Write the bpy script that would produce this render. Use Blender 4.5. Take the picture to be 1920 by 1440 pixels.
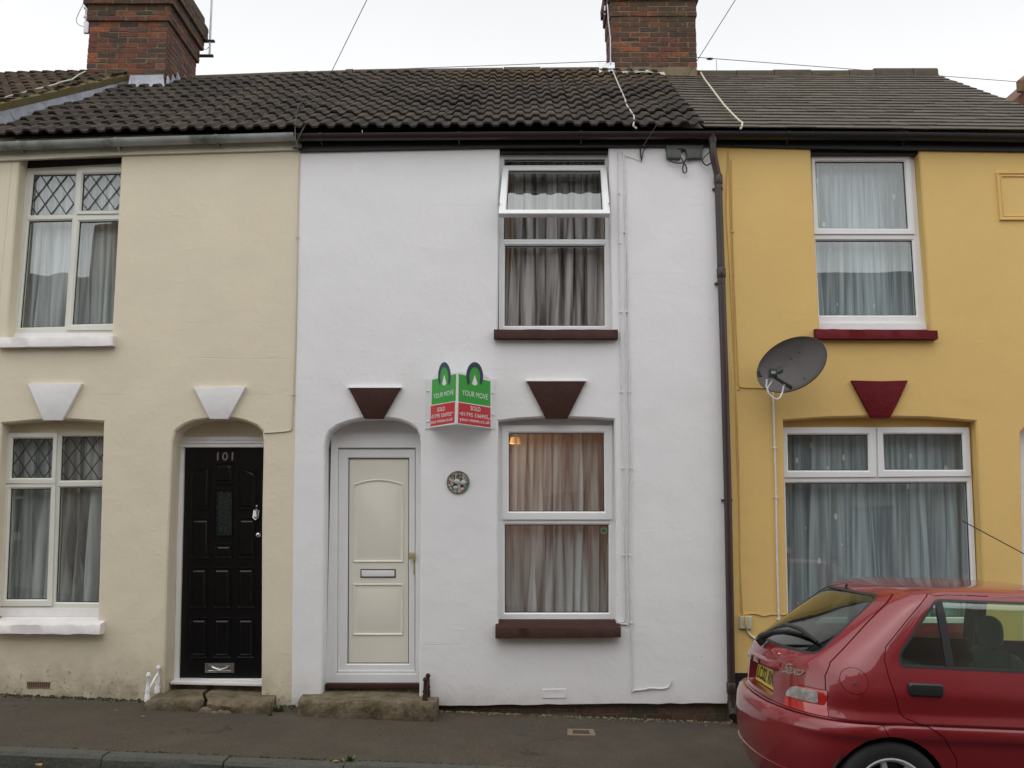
import bpy, bmesh, math, random
from mathutils import Vector, Matrix, noise
from mathutils.geometry import delaunay_2d_cdt
from mathutils.bvhtree import BVHTree
R = math.radians
random.seed(7)
SC = bpy.context.scene
for o in list(bpy.data.objects): bpy.data.objects.remove(o)
COL = SC.collection

# ---------------------------------------------------------------- camera
F, HOR, CY, CZ = 1700.0, 975.0, -7.8, 1.70
TH = math.atan((HOR - 720) / F)
cam_d = bpy.data.cameras.new("camera"); cam = bpy.data.objects.new("camera", cam_d); COL.objects.link(cam)
cam_d.sensor_width = 36; cam_d.lens = 36 * F / 1920; cam_d.clip_end = 2000; cam_d.clip_start = 0.05
cam.location = (0, CY, CZ); cam.rotation_euler = (math.pi / 2 + TH, 0, 0)
SC.camera = cam
SC.render.resolution_x = 1024; SC.render.resolution_y = 768
CAM = Vector((0, CY, CZ))
_c, _s = math.cos(TH), math.sin(TH)
def ray(px, py):
    a = (px - 960) / F; b = -(py - 720) / F
    return Vector((a, _c - b * _s, _s + b * _c))
def W(px, py, y=0.0):                       # point of the plane Y = y seen at photo pixel (px, py)
    d = ray(px, py); return CAM + d * ((y - CY) / d.y)
def WP(px, py, p0, n):                      # the same on any plane
    d = ray(px, py); return CAM + d * ((p0 - CAM).dot(n) / d.dot(n))

# ---------------------------------------------------------------- sky, sun, exposure
SUN_EL, SUN_AZ = R(72), R(200)
wd = bpy.data.worlds.new("World"); SC.world = wd; wd.use_nodes = True
nt = wd.node_tree; nt.nodes.clear()
out = nt.nodes.new("ShaderNodeOutputWorld"); bg = nt.nodes.new("ShaderNodeBackground")
sky = nt.nodes.new("ShaderNodeTexSky"); sky.sky_type = 'NISHITA'; sky.sun_disc = False
sky.sun_elevation = SUN_EL; sky.sun_rotation = SUN_AZ; sky.dust_density = 1; sky.air_density = 1
hs = nt.nodes.new("ShaderNodeHueSaturation"); hs.inputs['Saturation'].default_value = 0.05
tc = nt.nodes.new("ShaderNodeTexCoord"); sx = nt.nodes.new("ShaderNodeSeparateXYZ")
mr = nt.nodes.new("ShaderNodeMapRange"); mr.inputs['From Min'].default_value = 0; mr.inputs['From Max'].default_value = 1
mr.inputs['To Min'].default_value = 2.2; mr.inputs['To Max'].default_value = 1.7
nz = nt.nodes.new("ShaderNodeTexNoise"); nz.inputs['Scale'].default_value = 1.6; nz.inputs['Detail'].default_value = 4
mr2 = nt.nodes.new("ShaderNodeMapRange"); mr2.inputs['To Min'].default_value = 0.9; mr2.inputs['To Max'].default_value = 1.08
m1 = nt.nodes.new("ShaderNodeMath"); m1.operation = 'MULTIPLY'
vm = nt.nodes.new("ShaderNodeVectorMath"); vm.operation = 'SCALE'
nt.links.new(sky.outputs[0], hs.inputs['Color']); nt.links.new(tc.outputs['Generated'], sx.inputs[0])
nt.links.new(tc.outputs['Generated'], nz.inputs['Vector'])
nt.links.new(sx.outputs['Z'], mr.inputs['Value']); nt.links.new(nz.outputs[0], mr2.inputs['Value'])
nt.links.new(mr.outputs[0], m1.inputs[0]); nt.links.new(mr2.outputs[0], m1.inputs[1])
nt.links.new(hs.outputs[0], vm.inputs[0]); nt.links.new(m1.outputs[0], vm.inputs['Scale'])
nt.links.new(vm.outputs[0], bg.inputs['Color']); bg.inputs['Strength'].default_value = 0.115
nt.links.new(bg.outputs[0], out.inputs['Surface'])
sl = bpy.data.lights.new("sun", 'SUN'); sl.energy = 0.5; sl.angle = R(90); sl.color = (1, 0.97, 0.93)
so = bpy.data.objects.new("sun", sl); COL.objects.link(so)
sd = Vector((math.sin(SUN_AZ) * math.cos(SUN_EL), math.cos(SUN_AZ) * math.cos(SUN_EL), math.sin(SUN_EL)))
so.rotation_euler = (-sd).to_track_quat('-Z', 'Y').to_euler(); so.location = (0, -20, 30)
SC.view_settings.view_transform = 'Standard'; SC.view_settings.look = 'None'
SC.view_settings.exposure = 0.35; SC.view_settings.gamma = 1
SC.render.engine = 'CYCLES'
SC.cycles.max_bounces = 10; SC.cycles.transparent_max_bounces = 24; SC.cycles.sample_clamp_indirect = 6

# ---------------------------------------------------------------- materials
def M(name, col, rough=0.6, var=0.0, vscale=3.0, bump=0.0, bscale=40.0, bdist=0.01, metal=0.0, spec=0.5,
      attr=None, extra=None, coat=0.0, emit=None, estr=0.0, obj=False):
    m = bpy.data.materials.new(name); m.use_nodes = True
    t = m.node_tree; N = t.nodes; K = t.links
    b = N['Principled BSDF']
    b.inputs['Roughness'].default_value = rough; b.inputs['Metallic'].default_value = metal
    b.inputs['Specular IOR Level'].default_value = spec; b.inputs['Coat Weight'].default_value = coat
    b.inputs['Coat Roughness'].default_value = 0.03
    c4 = (*col, 1); b.inputs['Base Color'].default_value = c4
    if emit: b.inputs['Emission Color'].default_value = (*emit, 1); b.inputs['Emission Strength'].default_value = estr
    if obj: pos = N.new("ShaderNodeTexCoord").outputs['Object']
    else: pos = N.new("ShaderNodeNewGeometry").outputs['Position']
    cur = None
    def rgb(c): n = N.new("ShaderNodeRGB"); n.outputs[0].default_value = (*c, 1); return n.outputs[0]
    def nse(scale, detail=4, rough=0.6, vec=None, dist=0.0):
        n = N.new("ShaderNodeTexNoise"); n.inputs['Scale'].default_value = scale; n.inputs['Detail'].default_value = detail
        n.inputs['Roughness'].default_value = rough; n.inputs['Distortion'].default_value = dist
        K.new(vec or pos, n.inputs['Vector']); return n.outputs[0]
    def ramp(v, a, b_, lo=0.0, hi=1.0):
        n = N.new("ShaderNodeMapRange"); n.inputs['From Min'].default_value = a; n.inputs['From Max'].default_value = b_
        n.inputs['To Min'].default_value = lo; n.inputs['To Max'].default_value = hi; K.new(v, n.inputs['Value']); return n.outputs[0]
    def mix(f, a, b_, mode='MIX'):
        n = N.new("ShaderNodeMix"); n.data_type = 'RGBA'; n.blend_type = mode
        if isinstance(f, float): n.inputs[0].default_value = f
        else: K.new(f, n.inputs[0])
        K.new(a, n.inputs[6]); K.new(b_, n.inputs[7]); return n.outputs[2]
    def math_(op, a, b_=None):
        n = N.new("ShaderNodeMath"); n.operation = op
        for i, v in enumerate((a, b_)):
            if v is None: continue
            if isinstance(v, (int, float)): n.inputs[i].default_value = v
            else: K.new(v, n.inputs[i])
        return n.outputs[0]
    def scaled(v3):
        n = N.new("ShaderNodeMapping"); n.inputs['Scale'].default_value = v3; K.new(pos, n.inputs['Vector']); return n.outputs[0]
    def sep():
        n = N.new("ShaderNodeSeparateXYZ"); K.new(pos, n.inputs[0]); return n.outputs
    class X: pass
    x = X(); x.N, x.K, x.b, x.pos, x.rgb, x.nse, x.ramp, x.mix, x.math, x.sep, x.scaled, x.t = N, K, b, pos, rgb, nse, ramp, mix, math_, sep, scaled, t
    cur = rgb(col)
    if attr:
        a = N.new("ShaderNodeAttribute"); a.attribute_name = attr; cur = mix(1.0, cur, a.outputs['Color'], 'MULTIPLY')
    if var > 0:
        v = nse(vscale, 5, 0.65)
        g = N.new("ShaderNodeCombineColor"); vv = ramp(v, 0.3, 0.7, 1 - var, 1 + var)
        for i in range(3): K.new(vv, g.inputs[i])
        cur = mix(1.0, cur, g.outputs[0], 'MULTIPLY')
    height = None
    if bump > 0: height = nse(bscale, 4, 0.6)
    x.cur, x.height = cur, height
    if extra: extra(x)
    K.new(x.cur, b.inputs['Base Color'])
    if x.height is not None:
        n = N.new("ShaderNodeBump"); n.inputs['Strength'].default_value = bump if bump > 0 else 1; n.inputs['Distance'].default_value = bdist
        K.new(x.height, n.inputs['Height']); K.new(n.outputs[0], b.inputs['Normal'])
    return m

def render_wall(stain, stain_col, peel=0.0, seed=0.0):
    def f(x):
        s = x.sep()
        # scored ashlar lines, faint and broken
        zz = x.math('ADD', s['Z'], x.math('MULTIPLY', x.nse(1.3, 2), 0.03))
        fr = x.math('ABSOLUTE', x.math('SUBTRACT', x.math('FRACT', x.math('MULTIPLY', x.math('ADD', zz, 0.11 + seed), 1 / 0.318)), 0.5))
        line = x.ramp(fr, 0.0, 0.011, -1.0, 0.0)
        mask = x.ramp(x.nse(0.9, 3, 0.6, x.scaled((1.2, 1, 3.5))), 0.54, 0.66, 0.0, 1.0)
        fine = x.nse(170, 3, 0.7); mid = x.nse(22, 4, 0.6); big = x.nse(3.5, 3, 0.5)
        vr = x.ramp(x.nse(5.5, 3, 0.5, x.scaled((1, 1, 2.2))), 0.62, 0.8, 0.0, 1.0)
        lump = x.math('MULTIPLY', vr, x.nse(38, 2))
        h = x.math('ADD', x.math('MULTIPLY', fine, 0.07), x.math('MULTIPLY', mid, 0.35))
        h = x.math('ADD', h, x.math('MULTIPLY', big, 1.6)); h = x.math('ADD', h, x.math('MULTIPLY', lump, 0.5))
        x.height = x.math('ADD', h, x.math('MULTIPLY', x.math('MULTIPLY', line, mask), 0.32))
        # grime splashed up from the pavement
        rel = x.math('SUBTRACT', x.math('ADD', s['Z'], x.math('MULTIPLY', s['X'], 0.0378)), 0.1086)
        lo = x.ramp(rel, 0.0, stain, 1.0, 0.0)
        lo = x.math('MULTIPLY', x.math('POWER', lo, 2.2), x.ramp(x.nse(5, 6, 0.7), 0.3, 0.65, 0.15, 1.0))
        x.cur = x.mix(lo, x.cur, x.rgb(stain_col))
        st = x.ramp(x.nse(7, 5, 0.7, x.scaled((1, 1, 0.25))), 0.68, 0.85, 0, 0.10)
        x.cur = x.mix(st, x.cur, x.rgb(stain_col))
        ch = x.math('MULTIPLY', x.ramp(x.nse(60, 2), 0.71, 0.74), x.ramp(rel, 0.1, 2.0, 0.9, 0.25))
        if peel:
            pm = x.math('MULTIPLY', x.ramp(x.nse(23, 6, 0.78), .585, .62, 0, 1), x.ramp(x.math('ADD', rel, x.math('MULTIPLY', x.nse(2.5, 3), .5)), .34, .50, 1, 0))
            x.cur = x.mix(x.math('MULTIPLY', pm, peel), x.cur, x.rgb((.20, .155, .095))); x.height = x.math('SUBTRACT', x.height, x.math('MULTIPLY', pm, .6))
        x.cur = x.mix(ch, x.cur, x.rgb((stain_col[0] * .7, stain_col[1] * .7, stain_col[2] * .7)))
    return f

m_white = M("white_masonry_paint", (0.80, 0.795, 0.80), 0.75, 0.025, 1.7, bump=0.9, bdist=0.006, extra=render_wall(0.35, (0.40, 0.36, 0.30)))
m_cream = M("cream_masonry_paint", (0.72, 0.645, 0.495), 0.8, 0.04, 1.4, bump=0.9, bdist=0.007, extra=render_wall(0.75, (0.26, 0.22, 0.14), peel=.5, seed=.12))
m_yellow = M("yellow_masonry_paint", (0.70, 0.48, 0.17), 0.8, 0.03, 1.6, bump=0.9, bdist=0.005, extra=render_wall(0.3, (0.3, 0.24, 0.12), seed=.05))
m_reveal_w = m_white
m_upvc = M("white_upvc", (0.78, 0.79, 0.79), 0.3, 0.03, 6, bump=0.05, bscale=120, bdist=0.002)
m_upvc_c = M("cream_tinted_upvc", (0.70, 0.70, 0.63), 0.32, 0.03, 6, bump=0.05, bscale=120, bdist=0.002)
m_whitepaint = M("white_gloss_paint", (0.80, 0.79, 0.79), 0.35, 0.06, 9, bump=0.4, bscale=50, bdist=0.003)
def chippy(x):
    c = x.ramp(x.nse(26, 5, 0.7), 0.70, 0.76, 0, 0.8); x.cur = x.mix(c, x.cur, x.rgb((0.2, 0.17, 0.14)))
m_sillwhite = M("worn_white_sill_paint", (0.76, 0.73, 0.71), 0.55, 0.08, 8, bump=0.6, bscale=30, bdist=0.004, extra=chippy)
m_maroon = M("maroon_brown_paint", (0.050, 0.021, 0.016), 0.6, 0.18, 9, spec=.2, bump=0.7, bscale=35, bdist=0.005)
m_darkred = M("dark_red_paint", (0.12, 0.004, 0.008), 0.6, 0.2, 9, spec=.2, bump=0.8, bscale=30, bdist=0.006)
m_black = M("black_gloss_paint", (0.003, 0.003, 0.0035), 0.25, spec=.35, bump=0.15, bscale=25, bdist=0.002)
m_blackmatt = M("black_board_paint", (0.006, 0.006, 0.007), 0.55, 0.3, 6, bump=0.3, bscale=30, bdist=0.003)
m_brownmatt = M("dark_brown_board_paint", (0.010, 0.007, 0.006), 0.5, 0.3, 6, bump=0.3, bscale=30, bdist=0.003)
m_creamdoor = M("cream_moulded_panel", (0.77, 0.745, 0.645), 0.38, 0.02, 4, bump=0.06, bscale=90, bdist=0.002)
m_chrome = M("chrome", (0.55, 0.55, 0.56), 0.18, metal=1.0, var=0.1, vscale=30)
m_brass = M("brass", (0.62, 0.55, 0.30), 0.35, metal=0.6)
m_plastic_k = M("black_plastic", (0.015, 0.015, 0.016), 0.45, bump=0.1, bscale=200, bdist=0.001)
m_seal = M("rubber_seal", (0.01, 0.01, 0.01), 0.6)
m_brownpipe = M("brown_pvc_pipe", (0.040, 0.025, 0.021), 0.4, 0.15, 5, bump=0.1, bscale=30, bdist=0.002)
m_greygut = M("grey_pvc_gutter", (0.30, 0.32, 0.31), 0.4, 0.25, 4, bump=0.2, bscale=20, bdist=0.002,
    extra=lambda x: setattr(x, 'cur', x.mix(x.ramp(x.nse(3.2, 6, 0.7), 0.5, 0.66, 0, 0.75), x.cur, x.rgb((0.05, 0.06, 0.04)))))
m_soffit = M("pale_fascia_paint", (0.64, 0.62, 0.50), 0.6, 0.12, 4, bump=0.5, bscale=18, bdist=0.005)
def mossy(mcol, lo=0.55, hi=0.7, amt=0.8, sc=4.0):
    def f(x): x.cur = x.mix(x.ramp(x.nse(sc, 6, 0.7), lo, hi, 0, amt), x.cur, x.rgb(mcol))
    return f
def tileextra(x):
    mossy((0.075, 0.062, 0.018), 0.58, 0.72, 0.55, 2.2)(x)
    s = x.sep()
    up = x.math('MULTIPLY', x.ramp(s['Z'], 6.3, 7.1), x.math('MULTIPLY', x.ramp(s['X'], -1.6, 0.6), x.ramp(x.nse(7, 5, 0.7), 0.4, 0.62)))
    x.cur = x.mix(x.math('MULTIPLY', up, 0.85), x.cur, x.rgb((0.14, 0.085, 0.012)))
    li = x.ramp(x.nse(34, 3, 0.6), 0.68, 0.74, 0, 0.55); x.cur = x.mix(li, x.cur, x.rgb((0.22, 0.21, 0.17)))
m_tile = M("weathered_concrete_tile", (0.034, 0.024, 0.016), 0.85, 0.5, 9, bump=0.8, bscale=70, bdist=0.006, attr="tone", extra=tileextra)
m_tilemoss = M("mossy_concrete_tile", (0.062, 0.042, 0.028), 0.9, 0.35, 9, bump=0.9, bscale=60, bdist=0.008, attr="tone",
    extra=mossy((0.085, 0.062, 0.018), 0.45, 0.66, 0.55, 3.5))
m_ridge = M("ridge_tile_concrete", (0.07, 0.058, 0.043), 0.9, 0.25, 8, bump=0.8, bscale=60, bdist=0.006, extra=mossy((0.10, 0.085, 0.025), 0.5, 0.65, 0.6, 5))
m_slate = M("grey_brown_slate", (0.072, 0.058, 0.043), 0.75, 0.22, 14, bump=0.7, bscale=50, bdist=0.004, attr="tone", extra=mossy((0.085, 0.072, 0.045), 0.52, 0.7, 0.5, 3))
m_lead = M("lead_flashing", (0.26, 0.275, 0.31), 0.45, 0.25, 7, bump=0.7, bscale=8, bdist=0.02, metal=0.25)
m_leadbright = M("aluminium_flashing_tape", (0.6, 0.62, 0.64), 0.35, 0.15, 9, bump=1.0, bscale=14, bdist=0.02, metal=0.4)
def sooty(x):
    x.cur = x.mix(x.ramp(x.nse(3.4, 6, 0.7), 0.5, 0.64, 0, 0.72), x.cur, x.rgb((0.035, 0.028, 0.017)))
    hd = x.math('MULTIPLY', x.ramp(x.sep()['Z'], W(240, 60, 2.1).z, W(240, 20, 2.1).z, 0, .8), x.ramp(x.nse(5, 5, .7), .3, .6)); x.cur = x.mix(hd, x.cur, x.rgb((.045, .035, .018)))
    x.cur = x.mix(x.ramp(x.nse(14, 4, 0.7), 0.6, 0.7, 0, 0.5), x.cur, x.rgb((0.16, 0.13, 0.08)))
m_brick = M("old_red_brick", (1, 1, 1), 0.88, 0.38, 22, bump=1.0, bscale=45, bdist=0.008, attr="tone", extra=sooty)
m_mortar = M("lime_mortar", (0.17, 0.135, 0.08), 0.95, 0.2, 12, bump=0.8, bscale=60, bdist=0.006)
m_cement = M("cement_flaunching", (0.22, 0.20, 0.15), 0.95, 0.25, 8, bump=0.9, bscale=30, bdist=0.01)
def stonex(x):
    x.cur = x.mix(x.ramp(x.nse(6, 6, 0.7), 0.45, 0.6, 0, 0.85), x.cur, x.rgb((0.07, 0.055, 0.018)))
    x.cur = x.mix(x.ramp(x.nse(11, 5, 0.7), 0.52, 0.7, 0, 0.8), x.cur, x.rgb((0.035, 0.032, 0.026)))
    x.cur = x.mix(x.ramp(x.nse(3.1, 5, 0.7), 0.55, 0.72, 0, 0.6), x.cur, x.rgb((0.24, 0.21, 0.15)))
m_stone = M("worn_stone_step", (0.165, 0.13, 0.082), 0.9, 0.3, 14, bump=1.0, bscale=28, bdist=0.014, extra=stonex)
def kerbx(x):
    x.cur = x.mix(x.ramp(x.nse(9, 6, 0.7), 0.5, 0.62, 0, 0.8), x.cur, x.rgb((0.05, 0.055, 0.035)))
m_kerb = M("granite_kerbstone", (0.075, 0.075, 0.064), 0.8, 0.25, 60, bump=1.0, bscale=40, bdist=0.01, extra=kerbx)
def tarx(x):
    sp = x.ramp(x.nse(75, 4, 0.75), 0.56, 0.66, 0, 0.8); x.cur = x.mix(sp, x.cur, x.rgb((0.17, 0.14, 0.10)))
    x.cur = x.mix(x.ramp(x.nse(52, 4, 0.75), 0.54, 0.64, 0, 0.75), x.cur, x.rgb((0.032, 0.025, 0.018)))
    x.cur = x.mix(x.ramp(x.nse(2.6, 6, 0.7), 0.5, 0.7, 0, 0.45), x.cur, x.rgb((0.105, 0.088, 0.062)))
    x.cur = x.mix(x.ramp(x.nse(1.1, 6, 0.65), 0.42, 0.66, 0, 0.5), x.cur, x.rgb((0.048, 0.04, 0.033)))
    sp2 = x.ramp(x.nse(45, 2, 0.5), 0.73, 0.75, 0, 0.5); x.cur = x.mix(sp2, x.cur, x.rgb((0.03, 0.026, 0.022)))
    v = x.N.new("ShaderNodeTexVoronoi"); v.feature = 'DISTANCE_TO_EDGE'; v.inputs['Scale'].default_value = 0.62
    wv = x.N.new("ShaderNodeVectorMath"); wv.operation = 'ADD'
    nn = x.N.new("ShaderNodeTexNoise"); nn.inputs['Scale'].default_value = 3.2; nn.inputs['Detail'].default_value = 6
    x.K.new(x.pos, nn.inputs['Vector']); x.K.new(x.pos, wv.inputs[0]); x.K.new(nn.outputs['Color'], wv.inputs[1])
    x.K.new(wv.outputs[0], v.inputs['Vector'])
    cr = x.math('MULTIPLY', x.ramp(v.outputs[0], 0.0, 0.009, 1, 0), x.ramp(x.nse(0.9, 3), 0.5, 0.6, 0, 0.8))
    x.cur = x.mix(cr, x.cur, x.rgb((0.015, 0.013, 0.011)))
    x.height = x.math('SUBTRACT', x.nse(160, 4, 0.8), cr)
m_tarmac = M("brown_grey_tarmac", (0.070, 0.055, 0.036), 0.92, 0.16, 5, bump=1.0, bdist=0.006, extra=tarx)
m_road = M("road_asphalt", (0.05, 0.048, 0.046), 0.9, 0.2, 4, bump=0.9, bscale=140, bdist=0.007)
m_earth = M("earth", (0.09, 0.075, 0.05), 0.95, 0.2, 2, bump=0.6, bscale=10, bdist=0.05)
m_dark = M("dark_interior", (0.05, 0.045, 0.04), 0.9)
m_room = M("room_wallpaper", (0.16, 0.14, 0.12), 0.9, 0.1, 2)
m_roomred = M("terracotta_room_paint", (0.38, 0.21, 0.12), 0.9, 0.1, 2)
m_cable_w = M("white_cable_sheath", (0.70, 0.70, 0.70), 0.5, 0.1, 20)
m_cable_wp = M("painted_over_cable", (0.70, 0.69, 0.70), 0.6, 0.1, 20)
m_cable_y = M("yellow_painted_cable", (0.58, 0.38, 0.12), 0.6, 0.1, 20)
m_cable_k = M("black_cable_sheath", (0.02, 0.02, 0.02), 0.5)
m_cable_pur = M("thin_steel_wire", (0.12, 0.09, 0.10), 0.5)
m_alu = M("aerial_aluminium", (0.42, 0.40, 0.43), 0.35, metal=0.7, var=0.15, vscale=15)
m_greybox = M("grey_terminal_box", (0.09, 0.10, 0.09), 0.6, 0.2, 10)

def glass_mat(name, tint, refl, rough=0.0, dust=0.0):
    m = bpy.data.materials.new(name); m.use_nodes = True
    t = m.node_tree; t.nodes.clear(); o = t.nodes.new("ShaderNodeOutputMaterial")
    tr = t.nodes.new("ShaderNodeBsdfTransparent"); tr.inputs[0].default_value = (*tint, 1)
    g = t.nodes.new("ShaderNodeBsdfGlossy"); g.inputs['Roughness'].default_value = rough; g.inputs[0].default_value = (0.95, 1, 0.99, 1)
    lw = t.nodes.new("ShaderNodeLayerWeight"); lw.inputs[0].default_value = .5
    pw = t.nodes.new("ShaderNodeMath"); pw.operation = 'POWER'; pw.inputs[1].default_value = 5; t.links.new(lw.outputs['Facing'], pw.inputs[0])
    fr = t.nodes.new("ShaderNodeMath"); fr.operation = 'MULTIPLY_ADD'; fr.inputs[1].default_value = 1 - refl; fr.inputs[2].default_value = refl; t.links.new(pw.outputs[0], fr.inputs[0])
    n = t.nodes.new("ShaderNodeTexNoise"); n.inputs['Scale'].default_value = 1.3; n.inputs['Detail'].default_value = 1
    b = t.nodes.new("ShaderNodeBump"); b.inputs['Strength'].default_value = 0.25; b.inputs['Distance'].default_value = 0.012
    t.links.new(n.outputs[0], b.inputs['Height']); t.links.new(b.outputs[0], g.inputs['Normal'])
    mx = t.nodes.new("ShaderNodeMixShader")
    t.links.new(fr.outputs[0], mx.inputs[0]); t.links.new(tr.outputs[0], mx.inputs[1]); t.links.new(g.outputs[0], mx.inputs[2])
    t.links.new(mx.outputs[0], o.inputs[0]); return m
m_glass = glass_mat("window_glass", (0.88, 0.92, 0.91), 0.13)
m_carglass = glass_mat("tinted_car_glass", (0.86, 0.94, 0.87), 0.10)
m_carglass_k = glass_mat("tinted_rear_glass", (0.42, 0.48, 0.44), 0.10)

def net_mat(name, col, lo, hi, su=26.0, motif=False):
    m = bpy.data.materials.new(name); m.use_nodes = True
    t = m.node_tree; t.nodes.clear(); o = t.nodes.new("ShaderNodeOutputMaterial")
    uv = t.nodes.new("ShaderNodeUVMap"); mp = t.nodes.new("ShaderNodeMapping"); mp.inputs['Scale'].default_value = (su, 0.9, 1)
    n = t.nodes.new("ShaderNodeTexNoise"); n.inputs['Scale'].default_value = 1; n.inputs['Detail'].default_value = 3; n.inputs['Distortion'].default_value = 0.3
    mr_ = t.nodes.new("ShaderNodeMapRange"); mr_.inputs['From Min'].default_value = 0.38; mr_.inputs['From Max'].default_value = 0.62
    mr_.inputs['To Min'].default_value = lo; mr_.inputs['To Max'].default_value = hi
    tr = t.nodes.new("ShaderNodeBsdfTransparent"); d = t.nodes.new("ShaderNodeBsdfDiffuse"); tl = t.nodes.new("ShaderNodeBsdfTranslucent")
    d.inputs[0].default_value = (*col, 1); tl.inputs[0].default_value = (*col, 1)
    m1_ = t.nodes.new("ShaderNodeMixShader"); m1_.inputs[0].default_value = 0.25
    m2_ = t.nodes.new("ShaderNodeMixShader")
    t.links.new(uv.outputs[0], mp.inputs[0]); t.links.new(mp.outputs[0], n.inputs['Vector']); t.links.new(n.outputs[0], mr_.inputs[0])
    t.links.new(mr_.outputs[0], m2_.inputs[0]); t.links.new(d.outputs[0], m1_.inputs[1]); t.links.new(tl.outputs[0], m1_.inputs[2])
    if motif:                                # woven sprigs: small denser, whiter patches of the lace
        gm = t.nodes.new("ShaderNodeTexCoord"); mq = t.nodes.new("ShaderNodeMapping"); mq.inputs['Scale'].default_value = (9, .01, 4.2); mq.inputs['Rotation'].default_value = (0, R(12), 0)
        vo = t.nodes.new("ShaderNodeTexVoronoi"); vo.inputs['Scale'].default_value = 1; vo.inputs['Randomness'].default_value = .7
        lt = t.nodes.new("ShaderNodeMath"); lt.operation = 'LESS_THAN'; lt.inputs[1].default_value = .13; mx_ = t.nodes.new("ShaderNodeMix"); mx_.data_type = 'RGBA'; mx_.inputs[6].default_value = (*col, 1); mx_.inputs[7].default_value = (.98, 1, 1, 1)
        ad = t.nodes.new("ShaderNodeMath"); ad.operation = 'MAXIMUM'
        t.links.new(gm.outputs['Object'], mq.inputs[0]); t.links.new(mq.outputs[0], vo.inputs['Vector']); t.links.new(vo.outputs['Distance'], lt.inputs[0]); t.links.new(lt.outputs[0], mx_.inputs[0])
        t.links.new(mx_.outputs[2], d.inputs[0]); t.links.new(mr_.outputs[0], ad.inputs[0]); t.links.new(lt.outputs[0], ad.inputs[1]); t.links.new(ad.outputs[0], m2_.inputs[0])
    t.links.new(tr.outputs[0], m2_.inputs[1]); t.links.new(m1_.outputs[0], m2_.inputs[2]); t.links.new(m2_.outputs[0], o.inputs[0])
    return m
m_net_a = net_mat("white_net_cloth", (0.86, 0.87, 0.88), 0.45, 1.0)
m_net_b = net_mat("fine_voile_cloth", (0.86, 0.87, 0.87), 0.25, 0.95, 20)
m_net_d = net_mat("thin_brown_grey_voile", (.66, .63, .61), .08, .80, 22)
m_net_c = net_mat("patterned_net_cloth", (0.70, 0.77, 0.82), 0.42, 1.0, 24, motif=True)

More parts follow.
